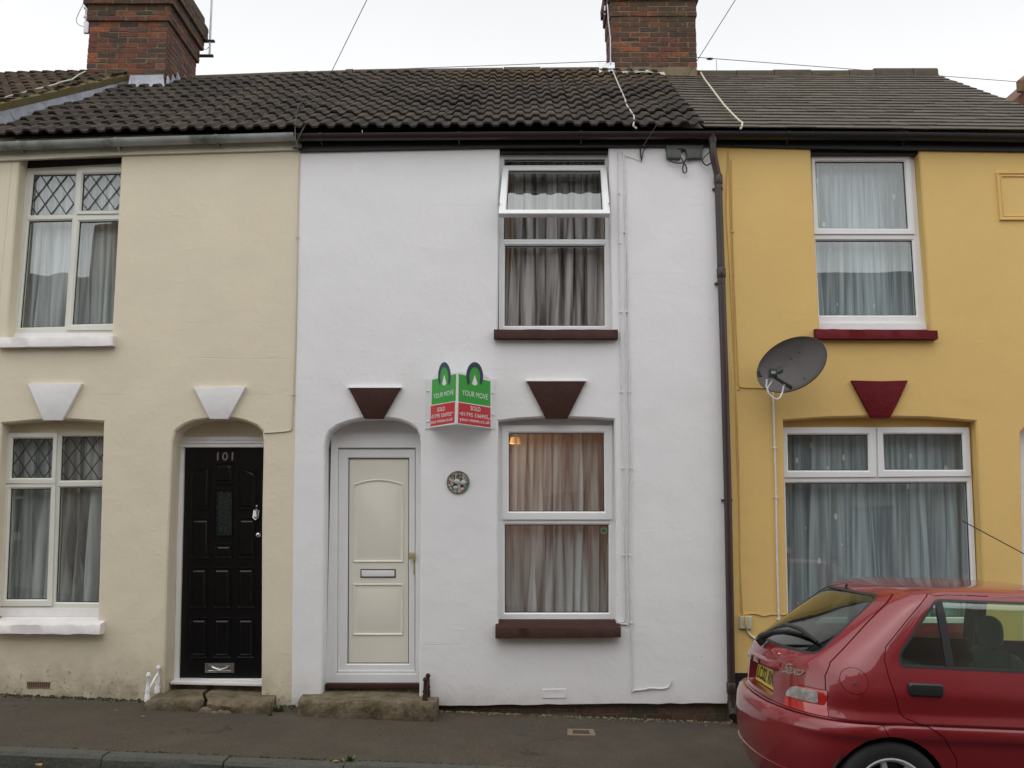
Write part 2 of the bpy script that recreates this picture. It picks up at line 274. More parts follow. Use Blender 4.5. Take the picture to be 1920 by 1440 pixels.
# ---------------------------------------------------------------- mesh helper
class MB:
    def __init__(s): s.v = []; s.f = []; s.t = []; s.tone = (1, 1, 1)
    def vert(s, p): s.v.append(Vector(p)); return len(s.v) - 1
    def face(s, idx): s.f.append(tuple(idx)); s.t.append(s.tone)
    def poly(s, pts): s.face([s.vert(p) for p in pts])
    def hexa(s, a, b):              # a, b: matching quads
        i = [s.vert(p) for p in a] + [s.vert(p) for p in b]
        for q in ((3, 2, 1, 0), (4, 5, 6, 7), (0, 1, 5, 4), (1, 2, 6, 5), (2, 3, 7, 6), (3, 0, 4, 7)): s.face([i[k] for k in q])
    def box(s, x0, x1, y0, y1, z0, z1):
        s.hexa([(x0, y0, z0), (x1, y0, z0), (x1, y1, z0), (x0, y1, z0)], [(x0, y0, z1), (x1, y0, z1), (x1, y1, z1), (x0, y1, z1)])
    def loops(s, loops, cap0=True, cap1=True, closed=True):
        ids = [[s.vert(p) for p in L] for L in loops]; n = len(ids[0])
        for a, b in zip(ids, ids[1:]):
            for k in range(n if closed else n - 1): s.face((a[k], a[(k + 1) % n], b[(k + 1) % n], b[k]))
        if cap0: s.face(ids[0][::-1])
        if cap1: s.face(ids[-1])
    def tube(s, pts, r, n=8, caps=True):
        pts = [Vector(p) for p in pts]; L = []; ref = None
        rr = r if isinstance(r, (list, tuple)) else [r] * len(pts)
        for i, p in enumerate(pts):
            d = ((pts[min(i + 1, len(pts) - 1)] - pts[max(i - 1, 0)])).normalized()
            if ref is None: ref = d.orthogonal().normalized()
            u = (ref - d * ref.dot(d)).normalized(); w = d.cross(u); ref = u
            L.append([p + (u * math.cos(2 * math.pi * k / n) + w * math.sin(2 * math.pi * k / n)) * rr[i] for k in range(n)])
        s.loops(L, caps, caps)
    def slab(s, outer, holes, y0, y1, ch=0.0):      # outer/holes: world points (x, z); plate between two Y planes, holes chamfered
        O = [Vector((p[0], 0, p[1])) for p in outer]; H = [[Vector((p[0], 0, p[1])) for p in h] for h in holes]
        HC = []
        for h in H:
            c = sum(h, Vector()) / len(h)
            HC.append([Vector((p.x + math.copysign(ch, p.x - c.x), 0, p.z + math.copysign(ch, p.z - c.z))) for p in h])
        for y, hs_ in ((y0, HC), (y1, H)):
            L = [O] + hs_; pts = [Vector((p.x, p.z)) for l in L for p in l]; eds = []; k0 = 0
            for l in L: eds += [(k0 + k, k0 + (k + 1) % len(l)) for k in range(len(l))]; k0 += len(l)
            rv_, _, rf_, _, _, _ = delaunay_2d_cdt(pts, eds, [], 0, 1e-6)
            def inside(q, l):
                c_ = False
                for a_, b_ in zip(l, l[1:] + l[:1]):
                    if (a_.z > q.y) != (b_.z > q.y) and q.x < (b_.x - a_.x) * (q.y - a_.z) / (b_.z - a_.z) + a_.x: c_ = not c_
                return c_
            ids = [s.vert((p.x, y, p.y)) for p in rv_]
            for f_ in rf_:
                q = (rv_[f_[0]] + rv_[f_[1]] + rv_[f_[2]]) / 3
                if inside(q, O) and not any(inside(q, h) for h in hs_): s.face([ids[v] for v in f_])
        s.loops([[(p.x, y0, p.z) for p in O], [(p.x, y1, p.z) for p in O]], False, False)
        for h, hc in zip(H, HC):
            s.loops([[(p.x, y0, p.z) for p in hc], [(p.x, y0 + ch, p.z) for p in h], [(p.x, y1, p.z) for p in h]], False, False)
    def stack(s, poly, steps, y):                    # nested outlines: (inset, out) pairs
        xs = [p[0] for p in poly]; zs = [p[1] for p in poly]
        cx, cz = (min(xs) + max(xs)) / 2, (min(zs) + max(zs)) / 2; w, h = max(xs) - min(xs), max(zs) - min(zs)
        L = []
        for ins, o in steps:
            L.append([(cx + (p[0] - cx) * (w - 2 * ins) / w, y - o, cz + (p[1] - cz) * (h - 2 * ins) / h) for p in poly])
        s.loops(L, False, True)
    def sphere(s, c, r, n=10, m=6, sc=(1, 1, 1)):
        L = []
        for j in range(m + 1):
            a = math.pi * j / m; rr = max(math.sin(a), 0.02)
            L.append([(c[0] + r * rr * math.cos(2 * math.pi * k / n) * sc[0], c[1] + r * rr * math.sin(2 * math.pi * k / n) * sc[1], c[2] - r * math.cos(a) * sc[2]) for k in range(n)])
        s.loops(L)
    def build(s, name, mat, parent=None, smooth=False, local=False, bevel=0.0, recalc=True, ang=40):
        org = Vector((0, 0, 0))
        if not local:
            if parent is not None:
                p = parent
                while p is not None: org += p.location; p = p.parent
            elif s.v:
                xs = [p.x for p in s.v]; ys = [p.y for p in s.v]; zs = [p.z for p in s.v]
                org = Vector(((min(xs) + max(xs)) / 2, (min(ys) + max(ys)) / 2, min(zs)))
        me = bpy.data.meshes.new(name)
        me.from_pydata([p - org for p in s.v], [], s.f)
        if any(t != (1, 1, 1) for t in s.t):
            a = me.color_attributes.new("tone", 'FLOAT_COLOR', 'CORNER')
            for p in me.polygons:
                for li in p.loop_indices: a.data[li].color = (*s.t[p.index], 1)
        bm = bmesh.new(); bm.from_mesh(me)
        if recalc:
            bmesh.ops.remove_doubles(bm, verts=bm.verts, dist=1e-5)
            bmesh.ops.recalc_face_normals(bm, faces=bm.faces)
        if bevel:
            eds = [e for e in bm.edges if len(e.link_faces) == 2 and e.calc_face_angle(0) > R(35)]
            try: bmesh.ops.bevel(bm, geom=eds, offset=bevel, segments=2, affect='EDGES', profile=0.6)
            except Exception: pass
        if smooth or bevel:
            for f in bm.faces: f.smooth = True
            for e in bm.edges:
                if len(e.link_faces) == 2: e.smooth = e.calc_face_angle(0) < R(ang)
        bm.to_mesh(me); bm.free()
        for mm in (mat if isinstance(mat, list) else [mat]): me.materials.append(mm)
        o = bpy.data.objects.new(name, me); COL.objects.link(o)
        if parent is not None: o.parent = parent
        if not local and parent is None: o.location = org
        return o

def tag(o, label=None, cat=None, group=None, kind=None):
    if label: o['label'] = label
    if cat: o['category'] = cat
    if group: o['group'] = group
    if kind: o['kind'] = kind
    return o
def empty(name, loc, label, cat, group=None):
    o = bpy.data.objects.new(name, None); o.empty_display_size = 0.1; COL.objects.link(o); o.location = loc
    return tag(o, label, cat, group)
def xz(lst, y=0.0): return [((q := W(a, b, y)).x, q.z) for a, b in lst]
def box_px(x0, y0, x1, y1): return [(x0, y0), (x1, y0), (x1, y1), (x0, y1)]

def text_mesh(txt, shear=0.0, space=1.0, offset=0.0):
    c = bpy.data.curves.new("t", 'FONT'); c.body = txt; c.size = 1; c.shear = shear; c.space_character = space; c.offset = offset
    c.resolution_u = 3; o = bpy.data.objects.new("t", c); COL.objects.link(o)
    dg = bpy.context.evaluated_depsgraph_get(); me = o.evaluated_get(dg).to_mesh()
    vs = [Vector(v.co) for v in me.vertices]; fs = [tuple(p.vertices) for p in me.polygons]
    o.evaluated_get(dg).to_mesh_clear(); bpy.data.objects.remove(o); bpy.data.curves.remove(c)
    return vs, fs
def text_quad(mb, txt, quad, nrm, lift=0.002, thick=0.0, **kw):    # quad: TL, TR, BR, BL world points
    vs, fs = text_mesh(txt, **kw)
    x0, x1 = min(v.x for v in vs), max(v.x for v in vs); y0, y1 = min(v.y for v in vs), max(v.y for v in vs)
    TL, TR, BR, BL = [Vector(q) for q in quad]
    def put(l):
        ids = []
        for v in vs:
            u = (v.x - x0) / (x1 - x0); w = (v.y - y0) / (y1 - y0)
            ids.append(mb.vert((BL * (1 - u) + BR * u) * (1 - w) + (TL * (1 - u) + TR * u) * w + nrm * l))
        return ids
    ids = put(lift)
    for f in fs: mb.face([ids[k] for k in f])
    if thick:
        ids2 = put(lift - thick)
        edges = {}
        for f in fs:
            for a, b in zip(f, f[1:] + f[:1]):
                k = (min(a, b), max(a, b)); edges[k] = edges.get(k, 0) + 1
        for (a, b), n in edges.items():
            if n == 1: mb.face((ids[a], ids[b], ids2[b], ids2[a]))

# ---------------------------------------------------------------- ground
GB, GA = -0.0378, 0.1086
def gx(x): return GA + GB * max(-16, min(16, x))
def pave(x, y): return gx(x) + 0.032 * y
YK0, YK1 = -1.42, -1.56
def road_z(x, y):
    xx = max(-6, min(6, x)); k = 0.12 + (0.06 - 0.12) * (xx + 3.4) / 5.4
    d = min(-YK1 + y if False else (YK1 - y), 4.75 - (YK1 - y)); d = max(d, 0)
    return gx(x) - 0.045 - k + 0.042 * min(d, 2.0)
def sheet(name, xs, ys, zf, mat, kind='structure'):
    b = MB(); ids = [[b.vert((x, y, zf(x, y))) for x in xs] for y in ys]
    for j in range(len(ys) - 1):
        for i in range(len(xs) - 1): b.face((ids[j][i], ids[j][i + 1], ids[j + 1][i + 1], ids[j + 1][i]))
    o = b.build(name, mat, smooth=True); tag(o, kind=kind); return o
XS = [-60, -30, -16] + [x * 0.5 for x in range(-24, 25)] + [16, 30, 60]
sheet('ground', [-600, -60, -16, 0, 16, 60, 600], [-600, -60, -20, 0, 20, 60, 600], lambda x, y: gx(x) - 0.35, m_earth)
def wob(x, y): return 0.006 * noise.noise(Vector((x * 1.3, y * 1.7, 0)))
sheet('pavement', [-30, -16] + [x * 0.15 for x in range(-80, 60)] + [12, 16, 30], [YK0 + 0.005, -1.2, -1.0, -0.8, -0.6, -0.4, -0.2, 0.0, 0.25], lambda x, y: pave(x, y) + wob(x, y) - (0.01 if y < -1.35 else 0), m_tarmac)
sheet('road', XS, [YK1 + 0.02 - 0.0, -2.0, -2.5, -3.2, -4.0, -5.0, -6.31], road_z, m_road)
sheet('opposite_pavement', XS, [-6.3, -7.5, -8.6], lambda x, y: gx(x) - 0.03 + 0.02 * (-6.3 - y), m_tarmac)
kb = MB(); x = -15.0
while x < 22:
    L = 0.86 + random.uniform(-.12, .12); x1 = x + L - 0.008
    def kz(xx, dz=0): return pave(xx, YK0) + dz
    j = random.uniform(-.004, .006); jy = random.uniform(-.008, .008)
    n = 6; top0 = []; L0 = []
    for i in range(n + 1):
        xx = x + (x1 - x) * i / n; r1 = random.uniform(-.006, .006)
        L0.append([(xx, YK0, kz(xx) + j), (xx, YK1 + 0.018 + jy, kz(xx) + j - 0.001), (xx, YK1 + jy + r1, kz(xx) + j - 0.022), (xx, YK1 + jy + random.uniform(-.01, .01), kz(xx) - 0.08), (xx, YK1 + 0.012, kz(xx) - 0.22), (xx, YK0, kz(xx) - 0.22)])
    kb.loops(L0); x += L
tag(kb.build('kerb', m_kerb, smooth=True, ang=30), kind='structure')
kb = MB(); kb.hexa([(-30, -6.3, gx(-30) - .4), (30, -6.3, gx(30) - .4), (30, -6.16, gx(30) - .4), (-30, -6.16, gx(-30) - .4)], [(-16, -6.3, gx(-16) - .03), (16, -6.3, gx(16) - .03), (16, -6.16, gx(16) - .03), (-16, -6.16, gx(-16) - .03)])
tag(kb.build('opposite_kerb', m_kerb), kind='structure')

# ---------------------------------------------------------------- houses
XL = W(-12, 700).x; XCW = W(553, 700).x; XWY = W(1358, 800).x; XR = 5.25
cream = empty('terraced_house', (-3.2, 0, gx(-3.2)), 'cream painted terraced house with white keystones and black front door', 'house', 'terraced houses in the row')
white = empty('terraced_house', (0, 0, gx(0)), 'white painted terraced house with maroon keystones and sills and a pale panelled door', 'house', 'terraced houses in the row')
yellow = empty('terraced_house', (3.4, 0, gx(3.4)), 'yellow painted terraced house with dark red sills and a slate roof', 'house', 'terraced houses in the row')
neigh = empty('terraced_house', (-6, 0, gx(-6)), 'neighbouring house with mossy higher roof and lead flashing at the left edge', 'house', 'terraced houses in the row')

cream_up = xz([(37, 290), (228, 284), (209, 640), (11, 640)])
cream_lo = xz([(3, 794), (90, 786), (140, 787), (194, 791), (183, 1183), (-16, 1183)])
cream_dr = xz([(307, 1325), (312, 1100), (323, 830), (328, 809), (344, 797), (363, 789), (391, 785), (434, 784), (456, 788), (481, 798), (492, 809), (494, 830), (491, 981), (490, 1325)])
w_up = xz([(937, 270), (1141, 270), (1148, 624), (932.8, 624)])
w_lo = xz([(934.4, 790), (975, 785), (1022, 782.6), (1064, 782.6), (1110, 784), (1152, 787), (1155.6, 952), (1156, 1190), (935, 1190), (932.5, 952)])
w_dr = xz([(603, 1325), (608, 1000), (608.5, 840), (612, 820), (617, 810), (633, 798), (654, 790), (679, 785), (729, 784), (750, 787.5), (769, 795), (781, 804), (787.5, 817), (789, 835), (788.5, 992), (786, 1325)])
y_up = xz([(1519.7, 272), (1722.5, 272), (1735, 450), (1746, 622), (1537, 622)])
y_lo = xz([(1468.8, 789), (1550, 783), (1637, 781), (1740, 783), (1830, 790), (1841, 1000), (1847, 1197), (1478, 1197), (1473, 1000)])
y_dr = xz([(1922, 1300), (1917, 1000), (1914, 812), (1925, 800), (1950, 790), (1990, 786), (2030, 790), (2050, 810), (2068, 1300)])

def wall(parent, outer, holes, mat, name='wall', y0=0.0, y1=0.26, ch=0.012):
    b = MB(); b.slab(outer, holes, y0, y1, ch); return b.build(name, mat, parent)
def gz(x): return gx(x) - 0.25
bl = [W(562, 250), W(557, 600), W(549, 1000), W(546, 1345)]
# cream: ragged foot
foot = [(p.x, p.z) for p in [W(546, 1345)]]
cw = [(XL, W(0, 262).z), (W(562, 250).x, W(562, 250).z)] + [(p.x, p.z) for p in bl[1:]] + [(W(546, 1345).x, gz(-1.8)), (XL, gz(-4.6))]
wall(cream, cw, [cream_up, cream_lo, cream_dr], m_cream)
ww = [(p.x + 0.001, p.z) for p in bl] + [(W(547, 1345).x, gz(-1.8)), (W(822, 1345).x, gz(-.6)), (W(822, 1322.5).x, W(822, 1322.5).z)]
for i in range(24):
    px = 822 + (1371 - 822) * (i + 1) / 24; q = W(px, 1322.5 - 4.5 * (i + 1) / 24 + random.uniform(-1, 1)); ww.append((q.x, q.z))
ww += [(W(1362, 1000).x, W(1362, 1000).z), (W(1352, 600).x, W(1352, 600).z), (W(1340, 250).x, W(1340, 250).z)]
wall(white, ww, [w_up, w_lo, w_dr], m_white)
yw = [(W(1340, 250).x + .001, W(1340, 250).z), (XR, W(1900, 255).z), (XR, gz(5)), (W(1372, 1345).x, gz(1.9)), (W(1371, 1322).x + .001, W(1371, 1322).z), (W(1362, 1000).x + .001, W(1362, 1000).z), (W(1352, 600).x + .001, W(1352, 600).z)]
wall(yellow, yw, [y_up, y_lo, y_dr], m_yellow)
b = MB(); b.box(XL - 3.6, XL - 0.002, 0, .26, gz(-5), W(0, 262).z + .02); b.build('wall', m_cream, neigh)
# black plinth of the yellow house, brick plinth of the white house
b = MB(); q = xz([(1371, 1262), (1920, 1262)], -.012)
b.hexa([(q[0][0], -.012, gz(2)), (XR, -.012, gz(5)), (XR, -.0005, gz(5)), (q[0][0], -.0005, gz(2))], [(q[0][0], -.012, q[0][1]), (XR, -.012, q[1][1]), (XR, -.0005, q[1][1]), (q[0][0], -.0005, q[0][1])])
b.build('plinth', m_blackmatt, yellow)

def brick_tone():
    r = random.random()
    if r < .45: c = (.125, .040, .025)
    elif r < .62: c = (.20, .056, .024)
    elif r < .8: c = (.085, .040, .028)
    else: c = (.06, .032, .026)
    k = random.uniform(.7, 1.2); return tuple(v * k for v in c)
def brick_wall(b, o, u, n, width, rows, bw=.215, bh=.050, joint=.014, dep=.004, tone=brick_tone, half=0, z=Vector((0, 0, 1))):
    o = Vector(o); u = Vector(u); n = Vector(n)
    for r_ in range(rows):
        x = -(bw + joint) * (.5 if (r_ + half) % 2 else 0)
        while x < width - .02:
            a = max(x, 0); e = min(x + bw, width)
            if e - a > .03:
                b.tone = tone(); j = lambda: random.uniform(-.005, .005); d = dep + random.uniform(-.0025, .002)
                z0 = r_ * (bh + joint); P_ = lambda s_, t_, q: o + u * (s_ + j()) + z * (z0 + t_ + j()) + n * q
                b.hexa([P_(a, 0, -.02), P_(e, 0, -.02), P_(e, bh, -.02), P_(a, bh, -.02)], [P_(a, 0, d), P_(e, 0, d), P_(e, bh, d), P_(a, bh, d)])
            x += bw + joint
    b.tone = (1, 1, 1)
def dirty_tone():
    c = random.choice([(.075, .052, .034), (.10, .05, .032), (.055, .045, .03), (.13, .06, .04)]); k = random.uniform(.7, 1.1); return tuple(v * k for v in c)
b = MB(); x0 = W(822, 1340).x; x1 = W(1372, 1340).x
brick_wall(b, (x0, .05, W(960, 1322).z - .20), (1, 0, 0), (0, -1, 0), x1 - x0, 3, tone=dirty_tone)
pl = b.build('plinth', m_brick, white, smooth=False)
b = MB(); b.box(x0, x1, .05, .26, gz(0), W(960, 1319).z); b.build('mortar', M("dirty_mortar", (.10, .09, .06), .95, .3, 10, bump=1, bscale=40, bdist=.01), pl)

def frame_window(parent, outer, yf, fixed=(), sashes=(), mat=m_upvc, ch=.012, name='window', label=None, depth=.06):
    """outer/fixed: px quads on plane yf; sashes: (outer quad, glass quad)"""
    b = MB(); holes = [xz(f, yf) for f in fixed]
    for so_, sg in sashes:
        c = (sum(p[0] for p in so_) / len(so_), sum(p[1] for p in so_) / len(so_))
        holes.append(xz([(p[0] - math.copysign(3, p[0] - c[0]), p[1] - math.copysign(3, p[1] - c[1])) for p in so_], yf))
    b.slab(xz(outer, yf), holes, yf, yf + depth, ch); w = b.build(name, mat, parent)
    if label: w['label'] = label
    for f in fixed:
        b = MB(); b.poly([(p[0], yf + .032, p[1]) for p in xz(f, yf)]); b.build('pane', m_glass, w)
        b = MB(); o_ = xz(f, yf); seal_ring(b, o_, yf + .024); b.build('seal', m_seal, w)
    for so_, sg in sashes:
        b = MB(); ys = yf - .016; b.slab(xz(so_, ys), [xz(sg, ys)], ys, ys + .05, .013); b.build('sash', mat, w)
        b = MB(); b.poly([(p[0], ys + .03, p[1]) for p in xz(sg, ys)]); b.build('pane', m_glass, w)
        b = MB(); seal_ring(b, xz(sg, ys), ys + .022); b.build('seal', m_seal, w)
    return w
def seal_ring(b, q, y, t=.006):
    c = (sum(p[0] for p in q) / len(q), sum(p[1] for p in q) / len(q))
    inn = [(p[0] - math.copysign(t, p[0] - c[0]), p[1] - math.copysign(t, p[1] - c[1])) for p in q]
    out_ = [(p[0] + math.copysign(.001, p[0] - c[0]), p[1] + math.copysign(.001, p[1] - c[1])) for p in q]
    b.slab(out_, [inn], y, y + .006, 0)

def sill(parent, top, bot, yb, yfr, mat, bump_=True, slope_px=None, name='sill', chips=0):
    """front face px (on plane yfr): top-left/right, bottom-left/right; back edge of the top given by slope_px on plane yb"""
    b = MB(); n = 14; L = []
    for i in range(n + 1):
        t = i / n; g = lambda pr: (pr[0][0] * (1 - t) + pr[1][0] * t, pr[0][1] * (1 - t) + pr[1][1] * t)
        a = W(*g(top), yfr); c = W(*g(bot), yfr); bk = W(*g(slope_px), yb) if slope_px else Vector((a.x, yb, a.z + .012))
        r_ = lambda: random.uniform(-.0025, .0025) * (1 + chips)
        L.append([(a.x, yb, bk.z), (a.x, yfr + .006, a.z + r_()), (a.x, yfr + r_() * .5, a.z - .006 + r_()), (a.x, yfr + r_() * .5, c.z + r_()), (a.x, yfr + .012, c.z + r_()), (a.x, yb, c.z)])
    b.loops(L); return b.build(name, mat, parent, smooth=True, ang=50)
def keystone(parent, pts, mat, y=-.035):
    b = MB(); q = xz(pts, y); b.stack(q, [(0, -.034), (0.0, 0), ], y); 
    ks = b.build('keystone', mat, parent, bevel=.004)
    if mat is m_maroon:
        (xa, za), (xb, zb) = q[0], q[1]; c = MB(); c.hexa([(xa - .008, y - .004, za - .001), (xb + .008, y - .004, zb - .001), (xb + .008, -.001, zb - .001), (xa - .008, -.001, za - .001)], [(xa - .008, y - .002, za + .009), (xb + .008, y - .002, zb + .009), (xb + .008, -.001, zb + .016), (xa - .008, -.001, za + .016)])
        c.build('top_edge', m_white, ks)
    return ks

# ---- cream house openings
yf = .13
w = frame_window(cream, [(50, 316), (243, 306), (226, 626), (22, 626)], yf,
    fixed=[[(62, 327), (141, 326), (137, 401), (55, 403)], [(53, 414), (134, 412), (120, 612), (36, 614)]],
    sashes=[([(146, 314), (240, 312), (236, 400), (143, 401)], [(155, 326), (233, 324), (229, 393), (151, 394.5)]),
            ([(140, 406), (238, 404), (228, 618), (124, 619)], [(148, 415), (228, 413), (219, 606), (134, 608)])], mat=m_upvc_c)
b = MB()
def leads(b, quad, nx, nz, y):
    q = [Vector((p[0], y, p[1])) for p in xz(quad, y)]
    P_ = lambda u, v: (q[3] * (1 - u) + q[2] * u) * (1 - v) + (q[0] * (1 - u) + q[1] * u) * v
    for s_ in (1, -1):
        for k in range(-nz - 1, nx + nz + 2):
            # line u*nx*... in lattice coordinates a = u*nx, c = v*nz ; a - s*c = k
            pts = []
            for c_ in (0.0, float(nz)):
                pts.append((k + s_ * c_ + (0.5 if s_ > 0 else .5), c_))
            (a0, c0), (a1, c1) = pts; ts = []
            for lim in (0, nx):
                if a1 != a0: ts.append((lim - a0) / (a1 - a0))
            t0, t1 = max(0, min(ts)), min(1, max(ts))
            if t1 - t0 < .03: continue
            A = P_((a0 + (a1 - a0) * t0) / nx, (c0 + (c1 - c0) * t0) / nz); B = P_((a0 + (a1 - a0) * t1) / nx, (c0 + (c1 - c0) * t1) / nz)
            b.tube([A, B], .0045, 4)
m_leadcame = M("lead_came", (.045, .048, .05), .5, metal=.3)
leads(b, [(62, 327), (141, 326), (137, 401), (55, 403)], 3, 2, yf + .024); leads(b, [(155, 326), (233, 324), (229, 393), (151, 394.5)], 3, 2, yf + .004)
b.build('lattice', m_leadcame, w)
b = MB(); b.slab(xz([(26, 624), (222, 624), (221, 634), (24, 636)], yf - .02), [], yf - .02, yf + .06); b.build('sub_sill', m_whitepaint, w)
sill(cream, [(-6, 632.6), (212, 629)], [(-4, 651), (211, 648)], .13, -.065, m_sillwhite)
b = MB(); b.slab(xz([(52, 300), (246, 294), (244, 309), (50, 318)], .14), [], .14, .2); b.build('lintel', m_brownmatt, w)

w2 = frame_window(cream, [(8, 813), (206, 816), (196, 1142), (-8, 1142)], yf,
    fixed=[[(115, 818), (203, 818), (202, 900), (112, 901)], [(111, 914), (202, 913), (196, 1130), (103, 1129)]],
    sashes=[([(14, 812), (107, 812), (103, 907), (10, 906)], [(23, 822), (98, 822), (95, 896), (20, 896)]),
            ([(9, 908), (104, 908), (97, 1136), (-4, 1136)], [(19, 917), (94, 916), (86, 1124), (10, 1124)])], mat=m_upvc_c)
b = MB(); leads(b, [(115, 818), (203, 818), (202, 900), (112, 901)], 3, 2, yf + .024); leads(b, [(23, 822), (98, 822), (95, 896), (20, 896)], 3, 2, yf + .004)
b.build('lattice', m_leadcame, w2)
b = MB(); b.slab(xz([(-10, 1140), (198, 1141), (197, 1156), (-12, 1156)], yf - .015), [], yf - .015, yf + .06); b.build('sub_sill', m_whitepaint, w2)
b = MB(); b.slab(xz([(4, 778), (210, 778), (210, 817), (4, 814)], .16), [], .16, .24); b.build('lintel', m_cream, w2)
sill(cream, [(-22, 1171), (188, 1171)], [(-22, 1188), (182, 1190)], .12, -.09, m_sillwhite, slope_px=[(-12, 1156), (186, 1156)], chips=1.5)
keystone(cream, [(52, 719), (153, 719), (116, 788), (81, 788)], m_whitepaint); keystone(cream, [(363, 726), (460, 725), (427, 785.5), (393, 785.5)], m_whitepaint)

# ---- black door
yd = .21
b = MB(); b.slab(xz([(330, 819), (506, 819), (506, 840), (499, 840), (496, 1276), (326, 1276), (336, 840), (331, 840)], yd), [xz([(345, 839), (494.5, 839), (490.5, 1273), (334.5, 1273)], yd)], yd, yd + .07, .004)
fr = b.build('door_frame', m_whitepaint, cream)
b = MB(); 
for i, (ya, yb_) in enumerate(((820, 825), (826.5, 831), (833, 838))): b.slab(xz([(336, ya), (506, ya), (506, yb_), (336, yb_)], yd - .008), [], yd - .008 - .004 * i, yd); 
b.build('moulding', m_whitepaint, fr)
b = MB(); b.slab(xz([(300, 770), (520, 770), (520, 821), (300, 821)], yd + .02), [], yd + .02, yd + .1); b.build('tympanum', m_cream, cream)
yl = yd + .03
b = MB(); b.slab(xz([(346, 840), (494, 840), (490, 1272), (335.5, 1272)], yl), [xz([(405, 920), (434.5, 920), (434, 1003), (403.5, 1003)], yl)], yl, yl + .04, .004)
door = b.build('door', m_black, cream); door['label'] = 'black panelled front door numbered 101'
b = MB(); st = [(0, -.002), (.004, .006), (.010, .006), (.016, -.0005), (.030, -.0005), (.042, .007)]
def dp(pts): b.stack(xz(pts, yl), st, yl)
dp([(358, 884), (396, 873), (394, 957), (356, 957)]); dp([(446, 873), (482, 884), (481, 957), (445.5, 957)]); dp([(401, 870), (411, 866.5), (431, 866.5), (440, 870), (439, 909), (400.5, 909)])
dp(box_px(356, 970, 394, 1048)); dp(box_px(445, 970, 480, 1048)); dp(box_px(401, 1019, 437, 1048))
for yy in (1063, 1157):
    for xa, xb in ((355, 390), (398, 434), (443, 478)): dp(box_px(xa, yy, xb, yy + 78))
b.stack(xz(box_px(402, 917, 437, 1006), yl), [(0, -.002), (.003, .008), (.011, .008), (.013, -.001)], yl)
b.f.pop(); b.t.pop()
b.build('raised_panels', m_black, door)
b = MB(); b.poly([(p[0], yl + .012, p[1]) for p in xz([(405, 920), (434.5, 920), (434, 1003), (403.5, 1003)], yl)])
b.build('glass_slit', M("obscured_door_glass", (.010, .019, .017), .12, .5, 40, bump=.8, bscale=60, bdist=.006), door)
b = MB(); q = [W(*p, yl - .001) for p in ((407.5, 848), (438, 848), (437, 863.5), (407, 863.5))]; text_quad(b, "101", q, Vector((0, -1, 0)), .004, .004, space=1.15, offset=.012); b.build('house_number', m_chrome, door)
b = MB(); c = W(481.5, 964, yl); b.tube([c + Vector((0, 0, .05)), c + Vector((0, -.012, .045)), c + Vector((0, -.03, .02)), c + Vector((0, -.036, -.02)), c + Vector((0, -.02, -.045))], [.008, .011, .013, .012, .008], 8)
b.tube([c + Vector((-.02, -.012, .035)), c + Vector((-.022, -.03, -.03)), c + Vector((0, -.04, -.05)), c + Vector((.02, -.03, -.03)), c + Vector((.02, -.012, .035))], .006, 6); b.sphere(c + Vector((0, -.01, .07)), .010, 8, 5); b.build('knocker', m_chrome, door, smooth=True)
b = MB(); c = W(486, 1003, yl); b.tube([c, c + Vector((0, -.02, 0))], .012, 10); b.sphere(c + Vector((0, -.035, 0)), .022, 12, 8, (1, .6, 1)); b.build('door_knob', m_chrome, door, smooth=True)
b = MB(); q = xz([(385, 1243), (439.5, 1243), (439.5, 1260.5), (385, 1260.5)], yl); b.slab(q, [xz([(391, 1246.5), (433, 1246.5), (433, 1257), (391, 1257)], yl)], yl - .007, yl, .002)
b.slab(xz([(391, 1246.5), (433, 1246.5), (433, 1257), (391, 1257)], yl), [], yl - .002, yl + .001)
b.tube([W(396, 1249, yl - .004), W(400, 1252, yl - .014), W(412, 1256, yl - .018), W(424, 1252, yl - .014), W(428, 1249, yl - .004)], .006, 6)
b.build('letter_box', m_chrome, door, bevel=.001)
b = MB(); n = 1
a = W(321, 1276, .12); c_ = W(490, 1279, .12)
b.hexa([(a.x - .0, .10, W(321, 1283, .10).z), (c_.x + .06, .10, W(490, 1287, .10).z), (c_.x + .06, .3, W(490, 1287, .10).z), (a.x, .3, W(321, 1283, .10).z)],
       [(a.x, .10, W(321, 1278, .10).z), (c_.x + .06, .10, W(490, 1282, .10).z), (c_.x + .06, .3, W(490, 1273, .24).z), (a.x, .3, W(330, 1270, .24).z)])
b.build('threshold', m_whitepaint, fr, bevel=.003)
b = MB(); b.slab(xz([(300, 1282), (505, 1285), (505, 1320), (300, 1320)], .16), [], .16, .25); b.build('riser', m_stone, cream)

